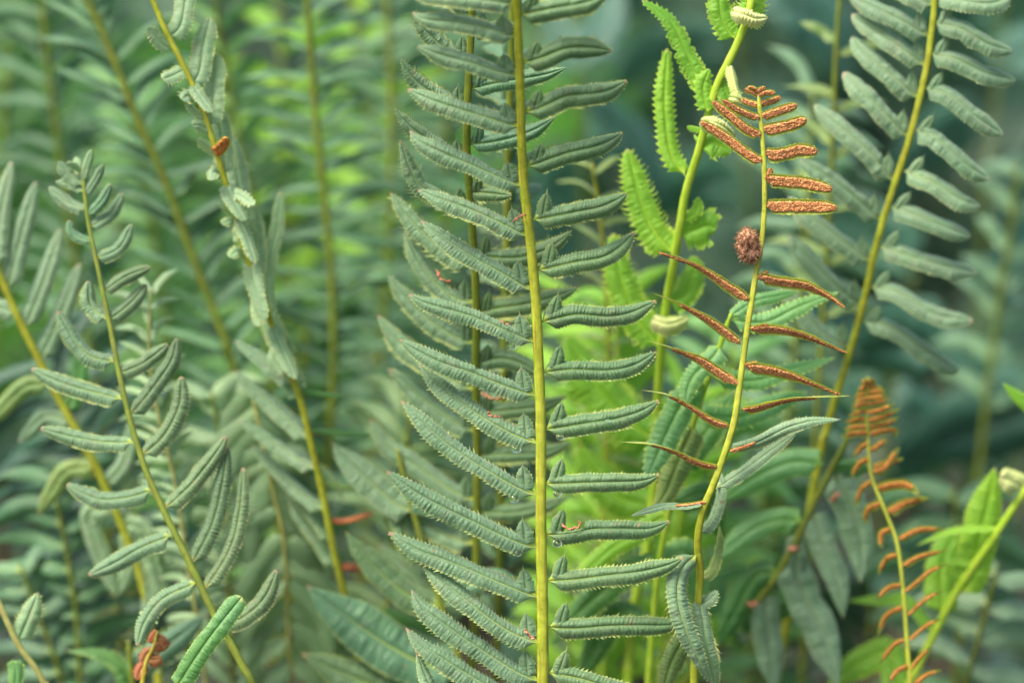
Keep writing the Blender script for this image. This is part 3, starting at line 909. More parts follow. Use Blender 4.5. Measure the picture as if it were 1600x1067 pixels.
J.leaflet([(1094, 190, 1.6), (1112, 190, 1.2), (1130, 198, 1.2), (1148, 213, 1.5)], 26, r0=25, r1=25, side=1, **cur)
J.leaflet([(1138, 100, 1.6), (1143, 122, 1.4), (1149, 142, 1.3), (1157, 158, 1.3)], 15, r0=10, side=1, **cur)
J.leaflet([(1140, 152, 1.4), (1150, 154, 1.2), (1160, 162, 1.3)], 24, r0=10, side=1, **cur)
J.leaflet([(1018, 498, 4.2), (1045, 506, 3.9), (1076, 496, 4.2)], 28, r0=20, side=1, **cur)

# ---------------------------------------------------------------- 6 fresh green frond behind the rusty one
S = Frond('fern_frond', 'fresh green wet frond crossing behind the rusty frond stem',
          [(1142, 490, 2.6), (1125, 540, 2.9), (1100, 610, 3.4), (1075, 690, 4.0), (1050, 780, 4.6), (1030, 880, 5.2), (1020, 980, 5.8), (1012, 1080, 6.2)], (8, 11), stem='lime stem', leaf='fresh green leaf')
fk = dict(teeth=0.28, spine=0.25, corr=0.09, dome=0.14, roll=0.22, nv=20)
S.leaflet([(1140, 500), (1195, 503), (1250, 478), (1312, 456)], 30, r0=15, r1=30, dt=0.4, **fk)
S.leaflet([(1140, 495), (1180, 470), (1215, 462), (1250, 455)], 22, r0=20, dt=0.8, **fk)
S.leaflet([(1115, 590), (1180, 594), (1240, 575), (1306, 558)], 30, r0=15, r1=40, dt=0.8, **fk)
S.leaflet([(1098, 650), (1160, 650), (1220, 625), (1262, 612)], 38, r0=15, dt=1.5, leaf='fresh green leaf', **fk)
S.leaflet([(1128, 540), (1112, 560), (1080, 592), (1068, 640)], 34, r0=10, dt=-0.6, **fk)
S.leaflet([(1108, 600), (1070, 625), (1040, 680), (1005, 760)], 46, r0=-10, r1=10, dt=-0.8, **fk)
S.leaflet([(1090, 660), (1062, 715), (1040, 770), (1018, 800)], 42, r0=5, dt=0.2, leaf='olive leaf', **fk)
S.leaflet([(1062, 735), (1085, 700), (1120, 650), (1150, 610)], 44, r0=10, dt=1.0, leaf='mid green leaf', **fk)
S.leaflet([(1045, 800), (1000, 830), (950, 860), (880, 925)], 32, r0=15, dt=1.0, leaf='lime leaf', **fk)
S.leaflet([(1030, 880), (970, 900), (900, 960), (860, 1010)], 46, r0=15, dt=1.5, leaf='mid green leaf', **fk)
S.leaflet([(1045, 790), (1100, 770), (1120, 800), (1130, 850)], 40, r0=15, dt=1.5, leaf='mid green leaf', **fk)
S.leaflet([(1030, 880), (1070, 860), (1090, 900), (1100, 960)], 44, r0=15, dt=1.5, leaf='fresh green leaf', **fk)
S.leaflet([(1020, 980), (960, 960), (930, 1010), (900, 1067)], 46, r0=15, dt=1.5, leaf='mid green leaf', **fk)

# ---------------------------------------------------------------- 7 soft grey frond at the right
I = Frond('fern_frond', 'soft grey green frond leaning across the upper right, with drooping leaflets on both sides',
          [(1464, -60, 3.3), (1461, 0, 3.5), (1452, 80, 3.8), (1443, 130, 4.0), (1420, 220, 4.4), (1394, 300, 4.9), (1370, 380, 5.4), (1350, 470, 6.1), (1328, 550, 6.8), (1300, 640, 7.7), (1280, 720, 8.3)], (10, 12), stem='yellow stem', leaf='grey green leaf', hairs=60)
for p in [
    [(1455, 10), (1420, -10), (1370, -30)], [(1447, 58), (1412, 34), (1372, 14), (1328, -6)], [(1441, 105), (1412, 78), (1372, 50), (1331, 23)], [(1430, 155), (1402, 126), (1362, 92), (1331, 58)],
    [(1416, 215), (1382, 178), (1352, 146), (1318, 113)], [(1392, 285), (1362, 243), (1322, 206), (1273, 164)], [(1372, 345), (1335, 308), (1292, 275), (1252, 250)], [(1356, 410), (1312, 374), (1266, 338), (1232, 308)],
    [(1342, 478), (1302, 444), (1262, 402), (1234, 368)], [(1322, 545), (1285, 520), (1250, 480), (1220, 440)],
    [(1466, -10), (1500, 0), (1545, 5), (1580, -5)], [(1462, 36), (1500, 44), (1542, 68), (1582, 80)], [(1455, 84), (1492, 92), (1540, 114), (1587, 126)], [(1448, 138), (1482, 148), (1530, 186), (1567, 210)],
    [(1436, 203), (1462, 216), (1508, 256), (1546, 280)], [(1420, 268), (1452, 282), (1500, 311), (1532, 322)], [(1396, 324), (1432, 336), (1480, 356), (1517, 369)], [(1378, 385), (1422, 400), (1480, 416), (1527, 426)],
    [(1362, 448), (1402, 456), (1460, 490), (1520, 500)], [(1346, 500), (1392, 512), (1450, 551), (1499, 581)],
]:
    I.leaflet(p, 36, r0=38, r1=30, dt=random.uniform(-0.4, 0.6), ear=(32, 18, 0.2), bow=-0.3, tipx=0.7, tipp=0.6, corr=0.03, teeth=0.08, spine=0.15)

# ---------------------------------------------------------------- 8 small orange frond, lower right
L = Frond('fertile_frond', 'small orange brown curling spore bearing frond at the lower right',
          [(1356, 588, 5.2), (1354, 640, 5.2), (1357, 700, 5.1), (1362, 745, 5.0), (1384, 800, 4.8), (1402, 850, 4.6), (1411, 920, 4.4), (1417, 1000, 4.2), (1423, 1080, 4.1)], (4, 8), stem='yellow stem', leaf='olive leaf')
lk = dict(under=True, spores='orange spores', leaf='rusty rim leaf', dome=0.06, roll=0.12, teeth=0.05, spine=0.0, nv=9, tipp=0.6, cover=0.52, sp_range=(0.05, 0.80))
for p, w in [
    ([(1355, 622), (1344, 624), (1332, 631)], 10), ([(1355, 622), (1372, 619), (1386, 616)], 10), ([(1355, 642), (1340, 643), (1325, 650)], 11), ([(1355, 645), (1375, 640), (1398, 630)], 12), ([(1356, 606), (1346, 609), (1338, 617)], 9), ([(1356, 606), (1366, 606), (1378, 606)], 9), ([(1356, 666), (1340, 666), (1318, 671)], 12), ([(1356, 668), (1380, 662), (1404, 652)], 12), ([(1356, 596), (1350, 594), (1345, 600)], 8), ([(1356, 596), (1362, 594), (1367, 600)], 8),
    ([(1356, 600), (1348, 603), (1340, 612)], 10), ([(1356, 598), (1364, 603), (1372, 606)], 10), ([(1355, 615), (1345, 616), (1334, 622)], 11), ([(1356, 613), (1370, 611), (1384, 610)], 11),
    ([(1355, 630), (1342, 632), (1330, 640)], 12), ([(1355, 632), (1372, 628), (1390, 622)], 12), ([(1355, 655), (1340, 654), (1320, 660)], 13), ([(1355, 658), (1380, 650), (1406, 638)], 14),
    ([(1355, 676), (1338, 676), (1314, 682)], 14), ([(1357, 680), (1378, 672), (1398, 672), (1400, 684)], 14), ([(1357, 692), (1345, 698), (1334, 714)], 13), ([(1358, 704), (1372, 695), (1386, 684)], 13),
    ([(1360, 716), (1344, 722), (1334, 736), (1332, 748)], 14), ([(1364, 738), (1382, 730), (1394, 712), (1406, 698)], 14), ([(1370, 730), (1390, 722), (1412, 716)], 14),
    ([(1362, 752), (1348, 760), (1340, 776), (1339, 792)], 11), ([(1370, 764), (1398, 756), (1420, 758), (1436, 772)], 20), ([(1386, 802), (1410, 788), (1432, 780), (1452, 778)], 20),
    ([(1378, 786), (1360, 792), (1352, 804), (1353, 820)], 14), ([(1392, 826), (1378, 832), (1375, 846), (1380, 856)], 14), ([(1402, 845), (1428, 830), (1450, 826), (1478, 827)], 13),
    ([(1402, 866), (1388, 870), (1378, 882), (1373, 898)], 12), ([(1408, 886), (1434, 870), (1455, 864), (1480, 858)], 13), ([(1406, 914), (1392, 916), (1380, 924), (1367, 938)], 12),
    ([(1414, 926), (1436, 906), (1455, 890), (1482, 880)], 10), ([(1412, 948), (1394, 954), (1380, 968), (1372, 992)], 12), ([(1420, 962), (1438, 942), (1454, 930), (1474, 922)], 9),
    ([(1414, 998), (1400, 1004), (1386, 1018), (1374, 1038)], 11), ([(1424, 1000), (1440, 982), (1454, 972), (1472, 966)], 9), ([(1418, 1040), (1404, 1046), (1394, 1056), (1388, 1070)], 11), ([(1426, 1045), (1440, 1022), (1456, 1008)], 9), ([(1426, 1075), (1446, 1054), (1472, 1046)], 12),
]:
    L.leaflet(p, w * 1.0, r0=random.uniform(10, 35), r1=random.uniform(25, 60), dt=random.uniform(-0.5, 0.5), **lk)

# ---------------------------------------------------------------- 9 lime frond, lower right corner
M = Frond('young_fern_frond', 'lime young frond slanting in from the lower right corner', [(1680, 650, 5.2), (1640, 705, 5.6), (1600, 768, 6.0), (1545, 850, 6.6), (1500, 915, 7.2), (1462, 985, 7.8), (1425, 1060, 8.4), (1400, 1120, 8.8)], (11, 13), stem='lime stem', leaf='lime leaf')
mk = dict(teeth=0.15, spine=0.1, dome=0.12, roll=0.2)
M.leaflet([(1508, 930), (1520, 880), (1540, 800), (1555, 730)], 58, r0=5, dt=-0.8, **mk)
M.leaflet([(1590, 760), (1583, 752), (1562, 745)], 40, r0=10, dt=-0.4, leaf='cream leaf', **{**mk, 'tipp': 0.4})
M.leaflet([(1640, 690), (1620, 645), (1595, 622), (1566, 598)], 24, r0=10, leaf='lime leaf', **mk)
M.leaflet([(1560, 826), (1520, 825), (1475, 832), (1432, 852)], 14, r0=40, **mk)
M.leaflet([(1516, 882), (1490, 876), (1465, 885)], 12, r0=40, **mk)
M.leaflet([(1450, 985), (1420, 940), (1380, 936), (1322, 938)], 22, r0=30, dt=0.5, **mk)
M.leaflet([(1410, 1090), (1390, 1020), (1340, 1035), (1290, 1075)], 50, r0=15, dt=0.8, **mk)
M.leaflet([(1475, 960), (1470, 900), (1480, 860), (1500, 820)], 50, r0=15, dt=0.5, **mk)

# ---------------------------------------------------------------- 10 grey hanging frond, lower right
T_ = Frond('fern_frond', 'dull frond with broad grey leaflets hanging in the blur below the rusty frond', [(1345, 640, 5.8), (1322, 690, 6.2), (1290, 750, 6.6), (1255, 820, 7.0), (1225, 880, 7.4), (1190, 930, 7.8), (1140, 985, 8.4), (1090, 1040, 9.0)], (9, 14), stem='olive stem', leaf='grey green leaf')
tk = dict(hi=True, teeth=0.05, spine=0.0, corr=0.02, dome=0.12, roll=0.25)
for p, w, lf in [
    ([(1300, 740), (1330, 790), (1345, 850), (1345, 910)], 54, 'silver leaf'), ([(1270, 800), (1290, 860), (1312, 920), (1318, 965)], 42, 'silver leaf'),
    ([(1235, 870), (1255, 930), (1290, 1000), (1310, 1075)], 58, 'silver leaf'), ([(1195, 930), (1200, 990), (1210, 1080)], 48, 'silver leaf'), ([(1250, 830), (1245, 880), (1245, 930)], 40, 'grey green leaf'),
    ([(1272, 722), (1235, 722), (1180, 745), (1120, 785)], 46, 'fresh green leaf'), ([(1252, 815), (1215, 812), (1170, 830), (1110, 880)], 40, 'fresh green leaf'),
    ([(1215, 895), (1180, 900), (1150, 950), (1120, 1010)], 44, 'mid green leaf'), ([(1300, 735), (1340, 730), (1360, 735)], 30, 'mid green leaf'), ([(1150, 975), (1180, 970), (1225, 950), (1260, 915)], 30, 'mid green leaf'),
]:
    T_.leaflet(p, w, r0=8, dt=0.5, leaf=lf, **tk)
crumb(T_.root, [(1233, 855, 6.9), (1240, 858, 6.8), (1248, 856, 6.9)], 8)
crumb(T_.root, [(1300, 782, 6.4), (1306, 776, 6.3), (1312, 770, 6.4)], 7)
crumb(T_.root, [(1168, 944, 7.6), (1175, 944, 7.5), (1182, 942, 7.6)], 7)

# ---------------------------------------------------------------- 11 small-leaved frond tip at the left
G = Frond('fern_frond', 'stubby grey green frond with a budding tip at the left, in front',
          [(128, 262, 3.1), (132, 300, 3.0), (140, 360, 2.9), (149, 400, 2.8), (166, 480, 2.7), (178, 540, 2.6), (190, 600, 2.5), (206, 665, 2.4), (230, 740, 2.3), (262, 810, 2.2), (300, 886, 2.1), (336, 962, 2.0), (370, 1022, 1.9), (402, 1085, 1.9)], (6, 13), stem='olive stem', leaf='waxy green leaf', hairs=80)
gk = dict(teeth=0.36, spine=0.2, corr=0.10, tipx=0.6, tipp=0.55, roll=0.45)
for p, w, lf in [
    ([(128, 282), (134, 262), (143, 234)], 17, 'pale green leaf'), ([(126, 290), (110, 275), (92, 252)], 24, 'waxy green leaf'), ([(125, 300), (108, 288), (87, 284)], 14, 'waxy green leaf'), ([(126, 275), (122, 255), (118, 245)], 14, 'pale green leaf'), ([(128, 268), (116, 258), (104, 256)], 12, 'pale green leaf'),
    ([(132, 328), (106, 316), (77, 292)], 24, 'grey green leaf'), ([(134, 305), (150, 278), (161, 258)], 17, 'grey green leaf'), ([(138, 336), (160, 312), (173, 288)], 20, 'blue green leaf'),
    ([(143, 356), (172, 334), (191, 302)], 24, 'waxy green leaf'), ([(140, 378), (116, 366), (107, 344)], 18, 'blue green leaf'), ([(150, 404), (185, 388), (206, 351)], 24, 'waxy green leaf'),
    ([(160, 456), (196, 432), (235, 417)], 24, 'dusky leaf'), ([(172, 500), (205, 472), (229, 444)], 28, 'dusky leaf'),
    ([(164, 500), (142, 476), (138, 439)], 28, 'waxy green leaf'), ([(176, 566), (140, 556), (112, 526), (91, 486)], 31, 'waxy green leaf'),
    ([(186, 584), (225, 566), (262, 538)], 28, 'dusky leaf'), ([(204, 650), (240, 604), (268, 562), (276, 529)], 32, 'dusky leaf'),
    ([(188, 624), (140, 611), (92, 596), (49, 576)], 31, 'waxy green leaf'), ([(222, 712), (256, 680), (280, 632), (283, 588)], 34, 'dusky leaf'),
    ([(206, 692), (160, 690), (110, 681), (63, 669)], 30, 'waxy green leaf'), ([(262, 795), (302, 752), (338, 706), (353, 682)], 32, 'dusky leaf'),
    ([(234, 766), (192, 778), (150, 778), (104, 756)], 33, 'waxy green leaf'), ([(298, 884), (330, 822), (346, 762), (355, 698)], 32, 'dusky leaf'),
    ([(318, 925), (358, 860), (374, 800), (380, 730)], 30, 'dusky leaf'), ([(262, 838), (222, 854), (180, 878), (138, 898)], 34, 'waxy green leaf'),
    ([(304, 910), (255, 934), (226, 970), (214, 1008)], 32, 'waxy green leaf'), ([(345, 980), (385, 960), (415, 930), (432, 890)], 32, 'dusky leaf'),
]:
    G.leaflet(p, w * 0.9, r0=28, r1=12, dt=random.uniform(-0.6, 0.8), ear=None, leaf=lf, **gk)
G.leaflet([(275, 1075, 0.2), (300, 1035, 0.1), (335, 985, 0.2), (378, 932, 0.4)], 34, r0=0, leaf='fresh green leaf', snap=False, side=1, tipx=0.88, tipp=0.5, teeth=0.12, corr=0.03, dome=0.1, roll=0.15, spine=0.1)

# dry red scrap below it
dr = Frond('dry_frond_scrap', 'small dry red brown scrap of frond at the lower left', [(246, 985, 2.6), (240, 1010, 2.6), (228, 1035, 2.6), (222, 1075, 2.6)], (5, 7), stem='amber stem', leaf='dry leaf', cat='dry frond', group=None)
for p, w in [([(242, 1000), (250, 1004), (258, 1016)], 26), ([(238, 1015), (228, 1022), (222, 1036)], 18), ([(230, 1035), (220, 1045), (214, 1062)], 20), ([(232, 1030), (244, 1030), (252, 1026)], 20), ([(245, 985), (240, 992), (232, 1004)], 12)]:
    dr.leaflet(p, w, r0=10, leaf='dry leaf', tipp=0.5, teeth=0.3)

# ---------------------------------------------------------------- 12 frond at the left edge
E = Frond('fern_frond', 'blurred frond rising at the left edge, leaflets pointing up beside the stubby frond', [(-50, 340, 5.6), (-15, 400, 5.8), (0, 430, 6.0), (30, 500, 6.3), (60, 560, 6.6), (90, 620, 6.9), (130, 690, 7.2), (160, 750, 7.5), (190, 820, 7.8), (225, 920, 8.2), (245, 1040, 8.6)], (11, 13), stem='yellow stem', leaf='grey green leaf')
for p, w, lf in [
    ([(-8, 420), (0, 340), (18, 253)], 32, 'grey green leaf'), ([(12, 455), (32, 370), (56, 284)], 32, 'grey green leaf'), ([(38, 515), (68, 440), (94, 358)], 32, 'grey green leaf'), ([(62, 565), (95, 490), (124, 412)], 32, 'grey green leaf'),
    ([(80, 600), (40, 604), (0, 640), (-30, 670)], 32, 'olive leaf'), ([(105, 645), (120, 600), (128, 540)], 30, 'mid green leaf'), ([(112, 660), (70, 650), (30, 690)], 30, 'grey green leaf'), ([(148, 730), (105, 735), (78, 770), (60, 800)], 32, 'olive leaf'),
    ([(165, 760), (195, 720), (205, 660)], 30, 'grey green leaf'), ([(180, 800), (140, 800), (150, 850), (180, 930)], 34, 'pale green leaf'), ([(195, 830), (200, 880), (180, 935)], 26, 'pale green leaf'), ([(190, 815), (225, 830), (245, 890), (262, 950)], 36, 'pale green leaf'), ([(25, 490), (-5, 480), (-30, 500)], 30, 'grey green leaf'), ([(205, 860), (230, 900), (232, 960), (215, 1000)], 30, 'grey green leaf'),
]:
    E.leaflet(p, w, r0=15, dt=0.3, leaf=lf, corr=0.02, teeth=0.06, spine=0.0, tipp=0.6)

# ---------------------------------------------------------------- 13 the twisted frond, seen on edge
H = Frond('fern_frond', 'twisted frond seen on edge, pale leaflets standing up its right side, left of the middle',
          [(215, -60, 1.6), (235, -10, 1.8), (245, 20, 1.9), (270, 70, 2.1), (300, 130, 2.3), (325, 195, 2.5), (345, 260, 2.8), (365, 330, 3.2), (385, 400, 3.6), (410, 460, 4.0), (432, 530, 4.5), (456, 590, 4.9), (475, 640, 5.2), (485, 690, 5.5), (500, 750, 5.9), (516, 830, 6.4), (528, 890, 6.8), (545, 950, 7.3), (560, 1020, 7.8), (570, 1090, 8.3)], (9, 12), stem='yellow stem', leaf='pale green leaf', hairs=140)
hk = dict(corr=0.02, teeth=0.22, spine=0.15, roll=0.15, dome=0.06, tipp=0.5, tipx=0.7)
for p, w in [([(262, 60), (282, 40), (290, 0), (302, -50)], 32), ([(300, 132), (312, 110), (318, 70), (328, 28)], 34), ([(328, 200), (332, 170), (334, 125), (338, 83)], 34), ([(352, 275), (350, 240), (344, 200), (338, 160)], 30), ([(382, 385), (378, 330), (370, 270), (360, 210)], 34), ([(402, 440), (400, 380), (394, 320)], 30), ([(425, 500), (418, 430), (432, 360), (438, 300)], 22), ([(440, 550), (420, 500), (408, 450), (402, 400)], 32), ([(466, 625), (452, 580), (436, 530), (420, 490)], 32)]:
    H.leaflet(p, w, r0=5, dt=0.5, side=1, **hk)
for p, w in [([(262, 80), (250, 66), (232, 42)], 22), ([(285, 110), (270, 118), (254, 124)], 24), ([(310, 160), (296, 150), (284, 156)], 24), ([(322, 185), (306, 176), (290, 158)], 12), ([(330, 205), (312, 196), (300, 196)], 18), ([(350, 275), (335, 268), (330, 282)], 16), ([(338, 240), (322, 228), (308, 218)], 14), ([(352, 300), (375, 305), (398, 320)], 18), ([(372, 350), (360, 345), (346, 350)], 14), ([(372, 335), (360, 328), (340, 318)], 10), ([(385, 400), (372, 392), (358, 402)], 18)]:
    H.leaflet(p, w, r0=20, dt=-0.5, **{**hk, 'teeth': 0.5, 'spine': 0.4, 'nv': 8})
for p, w in [([(392, 405), (398, 450), (412, 505)], 27), ([(405, 455), (402, 480), (404, 510)], 22), ([(424, 505), (440, 545), (462, 592)], 24), ([(368, 335), (384, 368), (400, 412)], 22), ([(352, 285), (362, 310), (384, 345)], 24), ([(300, 130), (312, 150), (332, 176)], 20), ([(440, 545), (430, 560), (440, 585)], 26)]:
    H.leaflet(p, w, r0=15, r1=35, dt=-0.3, **{**hk, 'teeth': 0.22, 'spine': 0.2, 'nv': 12})
H.leaflet([(335, 238), (344, 232), (356, 214)], 20, r0=5, under=True, spores='orange spores', leaf='rusty rim leaf', dt=-0.8, nv=8, tipp=0.4, roll=0.1, dome=0.05, side=1)
for p, w, lf in [([(465, 606), (495, 614), (538, 618)], 10, 'mid green leaf'), ([(484, 672), (520, 674), (580, 678)], 11, 'mid green leaf'), ([(496, 748), (540, 760), (602, 762)], 11, 'olive leaf'), ([(508, 812), (540, 812), (585, 800)], 11, 'dry leaf'), ([(526, 884), (550, 884), (566, 892)], 14, 'dry leaf'), ([(545, 945), (590, 955), (640, 968), (690, 992)], 24, 'mid green leaf'), ([(484, 674), (500, 674), (512, 676)], 12, 'dry leaf'),
                 ([(458, 605), (412, 562), (368, 532)], 28, 'grey green leaf'), ([(484, 690), (432, 640), (368, 580)], 30, 'grey green leaf'), ([(494, 735), (440, 700), (375, 655)], 28, 'grey green leaf'), ([(508, 800), (460, 760), (395, 695)], 28, 'grey green leaf'), ([(520, 850), (490, 800), (430, 740)], 28, 'pale green leaf'), ([(528, 890), (505, 850), (470, 800), (450, 770)], 30, 'pale green leaf')]:
    H.leaflet(p, w, r0=30, dt=0.5, leaf=lf, corr=0.02, teeth=0.06, spine=0.0, tipp=0.6)

# ---------------------------------------------------------------- blurred fronds behind
bk = 'blurred fronds behind the sharp ones'
A_ = Frond('fern_frond', 'blurred frond leaning left behind the twisted frond, with a stout olive stem', [(110, -60, 9.5), (130, -10, 9.8), (165, 60, 10.2), (200, 150, 10.6), (235, 230, 11), (265, 300, 11.4), (290, 370, 11.8), (320, 450, 12.2), (355, 540, 12.6), (372, 600, 13), (400, 690, 13.5), (430, 800, 14)], (11, 13), stem='olive stem', leaf='grey green leaf', group=bk)
A_.auto(38, 125, 42, 66, 22, t1=0.95, tipgrow=0.9, leaf='dim green leaf', r=52, dt=0.5)
B_ = Frond('fern_frond', 'blurred upright frond with level leaflets between the twisted frond and the bristly frond', [(475, -70, 11.2), (480, 0, 11.5), (487, 100, 12), (495, 200, 12.5), (506, 300, 13), (516, 400, 13.5), (521, 500, 14), (520, 600, 14.5), (512, 720, 15), (500, 860, 16)], (10, 12), stem='olive stem', leaf='grey green leaf', group=bk)
B_.auto(34, 120, 82, 80, 20, t1=0.95, tipgrow=1.0, leaf='dim green leaf', r=55, dt=0.5, curve=0.1)
for nm, path, w, st, lf, step, ln, aL, aR, W, r_, lab in [
    ('fern_frond', [(60, -60, 17), (75, 100, 18), (95, 250, 19), (120, 420, 20), (150, 620, 21), (170, 800, 22)], (12, 14), 'olive stem', 'dim green leaf', 60, 120, 60, 60, 34, 25, 'blurred mid green frond behind the budding tip at the left'),
    ('fern_frond', [(330, -60, 16), (345, 60, 17), (370, 200, 18), (400, 350, 19), (420, 520, 20), (430, 720, 21)], (11, 13), 'olive stem', 'mid green leaf', 70, 110, 55, 60, 34, 20, 'blurred bright green frond behind the twisted frond'),
    ('fern_frond', [(600, -60, 18), (610, 100, 18.5), (612, 260, 19), (604, 420, 20), (590, 620, 21), (570, 850, 22)], (12, 14), 'olive stem', 'dim green leaf', 50, 140, 80, 78, 30, 35, 'blurred frond behind the left leaflets of the tall middle frond'),
    ('fern_frond', [(540, -60, 24), (560, 60, 24), (580, 200, 25), (585, 350, 26), (580, 520, 27)], (12, 13), 'olive stem', 'lime leaf', 90, 120, 60, 60, 44, 20, 'blurred frond in painted sunlit lime behind the bristly frond at the top'),  # lime colour stands in for a dapple of sun
    ('fern_frond', [(670, -60, 21), (690, 100, 22), (700, 300, 23), (690, 550, 24), (660, 850, 26)], (11, 13), 'olive stem', 'blue green leaf', 55, 125, 70, 70, 32, 30, 'blurred blue green frond behind the bristly frond'),
    ('fern_frond', [(150, -60, 24), (165, 80, 25), (175, 260, 26), (190, 450, 27), (200, 650, 28)], (11, 13), 'olive stem', 'dim green leaf', 90, 100, 40, 50, 40, 15, 'soft green frond blurred far behind the leaning frond at the upper left'),
    ('fern_frond', [(20, -60, 27), (10, 100, 28), (0, 300, 29), (-10, 500, 30)], (11, 13), 'olive stem', 'mid green leaf', 75, 130, 50, 50, 44, 15, 'green frond blurred in the upper left corner'),
    ('fern_frond', [(430, -60, 27), (440, 100, 27), (446, 260, 28), (452, 420, 29), (450, 620, 30)], (11, 13), 'olive stem', 'lime leaf', 150, 110, 55, 45, 50, 10, 'frond in painted sunlit green blurred behind the upright one with level leaflets'),  # sparse lime leaflets paint sunlit patches into the background
    ('fern_frond', [(236, 450, 5.2), (233, 520, 5.4), (236, 580, 5.7), (250, 660, 6.0), (275, 760, 6.5), (290, 860, 7), (310, 980, 7.6)], (6, 9), 'pale stem', 'pale green leaf', 42, 62, 65, 50, 20, 20, 'small pale yellow green frond between the stubby frond and the twisted one'),
    ('fern_frond', [(60, 560, 12), (110, 650, 12.5), (150, 760, 13), (175, 880, 13.5), (190, 1000, 14), (195, 1090, 14.5)], (10, 12), 'olive stem', 'shade leaf', 58, 170, 95, 70, 46, 25, 'shaded frond with broad drooping leaflets at the lower left'),
    ('fern_frond', [(390, 600, 7.0), (410, 690, 7.2), (430, 780, 7.6), (445, 860, 8), (455, 1080, 10)], (8, 10), 'pale stem', 'pale green leaf', 56, 130, 140, 145, 50, 10, 'pale frond with drooping leaflets below the twisted frond'),
    ('fern_frond', [(925, 255, 8.0), (932, 300, 8.3), (938, 340, 8.6), (946, 440, 9.2), (950, 560, 10), (945, 760, 11), (930, 1000, 12)], (8, 11), 'yellow stem', 'olive leaf', 52, 62, 60, 88, 18, 55, 'thin olive frond behind the right leaflets of the tall middle frond'),
    ('fern_frond', [(1318, -60, 8.5), (1312, 0, 8.8), (1306, 90, 9.2), (1302, 200, 9.8), (1296, 330, 10.5), (1285, 500, 11.5)], (11, 12), 'olive stem', 'olive leaf', 120, 85, 65, 75, 26, 40, 'thin olive frond behind the gap left of the upper right frond'),
    ('fern_frond', [(1270, 140, 14), (1262, 300, 14.5), (1250, 450, 15), (1235, 620, 16), (1215, 800, 17)], (9, 11), 'olive stem', 'blue green leaf', 55, 120, 65, 105, 34, 25, 'blue green frond blurred behind the rusty frond'),
    ('fern_frond', [(1150, 540, 13), (1130, 660, 14), (1105, 800, 15), (1090, 950, 16), (1080, 1090, 17)], (9, 11), 'lime stem', 'fresh green leaf', 62, 120, 70, 75, 40, 20, 'fresh green frond blurred low behind the rusty frond'),
    ('fern_frond', [(900, 480, 14), (905, 620, 15), (905, 780, 16), (895, 940, 17), (880, 1090, 18)], (9, 11), 'olive stem', 'lime leaf', 70, 130, 60, 55, 44, 20, 'lime frond blurred low behind the tall middle frond'),
    ('fern_frond', [(960, 470, 11), (965, 600, 11.5), (962, 740, 12), (950, 880, 13), (940, 1090, 14)], (10, 12), 'lime stem', 'lime leaf', 44, 125, 50, 45, 32, 10, 'glowing lime frond blurred left of the young frond stem'),
    ('fern_frond', [(1075, 620, 11), (1070, 740, 11.5), (1055, 860, 12), (1040, 980, 13), (1030, 1090, 14)], (10, 12), 'lime stem', 'lime leaf', 44, 115, 45, 50, 30, 10, 'glowing lime frond blurred low between the middle frond and the rusty frond'),
    ('fern_frond', [(1200, 640, 18), (1195, 780, 19), (1180, 920, 20), (1170, 1090, 21)], (9, 11), 'olive stem', 'mid green leaf', 66, 130, 60, 60, 46, 15, 'green frond blurred under the rusty frond at the bottom'),
    ('fern_frond', [(1560, 880, 10), (1545, 940, 10.5), (1525, 1010, 11), (1505, 1090, 12)], (9, 11), 'olive stem', 'silver leaf', 70, 110, 85, 95, 50, 15, 'light green lobed frond blurred in the lower right corner'),
    ('fern_frond', [(330, 610, 9), (345, 700, 9.4), (355, 820, 10), (360, 960, 10.6), (365, 1090, 11.2)], (8, 10), 'olive stem', 'pale green leaf', 56, 110, 60, 60, 36, 20, 'pale frond blurred low between the stubby frond and the twisted one'),
    ('fern_frond', [(80, 740, 9.5), (100, 840, 10), (118, 950, 10.5), (126, 1090, 11.2)], (8, 10), 'olive stem', 'dim green leaf', 60, 120, 75, 65, 40, 20, 'soft green frond blurred low behind the stubby frond at the left'),
    ('fern_frond', [(640, 640, 10), (630, 760, 10.6), (615, 880, 11.2), (600, 1000, 12), (590, 1090, 12.5)], (9, 11), 'olive stem', 'deep green leaf', 62, 130, 60, 75, 40, 20, 'dark frond blurred below the bristly frond'),
    ('fern_frond', [(30, 880, 10), (60, 960, 10.5), (90, 1040, 11), (100, 1090, 11.5)], (8, 9), 'olive stem', 'blue green leaf', 60, 130, 80, 60, 44, 20, 'shaded frond blurred in the lower left corner'),
    ('fern_frond', [(1490, 760, 16), (1500, 860, 17), (1500, 960, 18), (1490, 1090, 19)], (10, 12), 'olive stem', 'dim green leaf', 70, 140, 80, 90, 46, 20, 'grey frond blurred behind the lime frond in the lower right corner'),
    ('fern_frond', [(1590, 250, 20), (1580, 360, 21), (1560, 480, 22), (1540, 640, 23)], (10, 12), 'olive stem', 'blue green leaf', 80, 100, 60, 60, 34, 20, 'dark green frond blurred at the right edge beside the upper right frond'),
    ('fern_frond', [(200, 150, 22), (230, 300, 23), (255, 460, 24), (270, 640, 25), (280, 820, 26)], (12, 13), 'olive stem', 'fresh green leaf', 66, 125, 60, 65, 38, 20, 'fresh green frond blurred between the stubby frond and the leaning one'),
    ('fern_frond', [(480, 480, 20), (470, 620, 21), (455, 760, 22), (440, 900, 23), (430, 1050, 24)], (12, 13), 'olive stem', 'mid green leaf', 62, 130, 65, 65, 40, 22, 'mid green frond blurred low behind the twisted frond'),
]:
    f = Frond(nm, lab, path, (w[0] * 0.7, w[1] * 0.75), stem=st, leaf=lf, group=bk, hi=False)
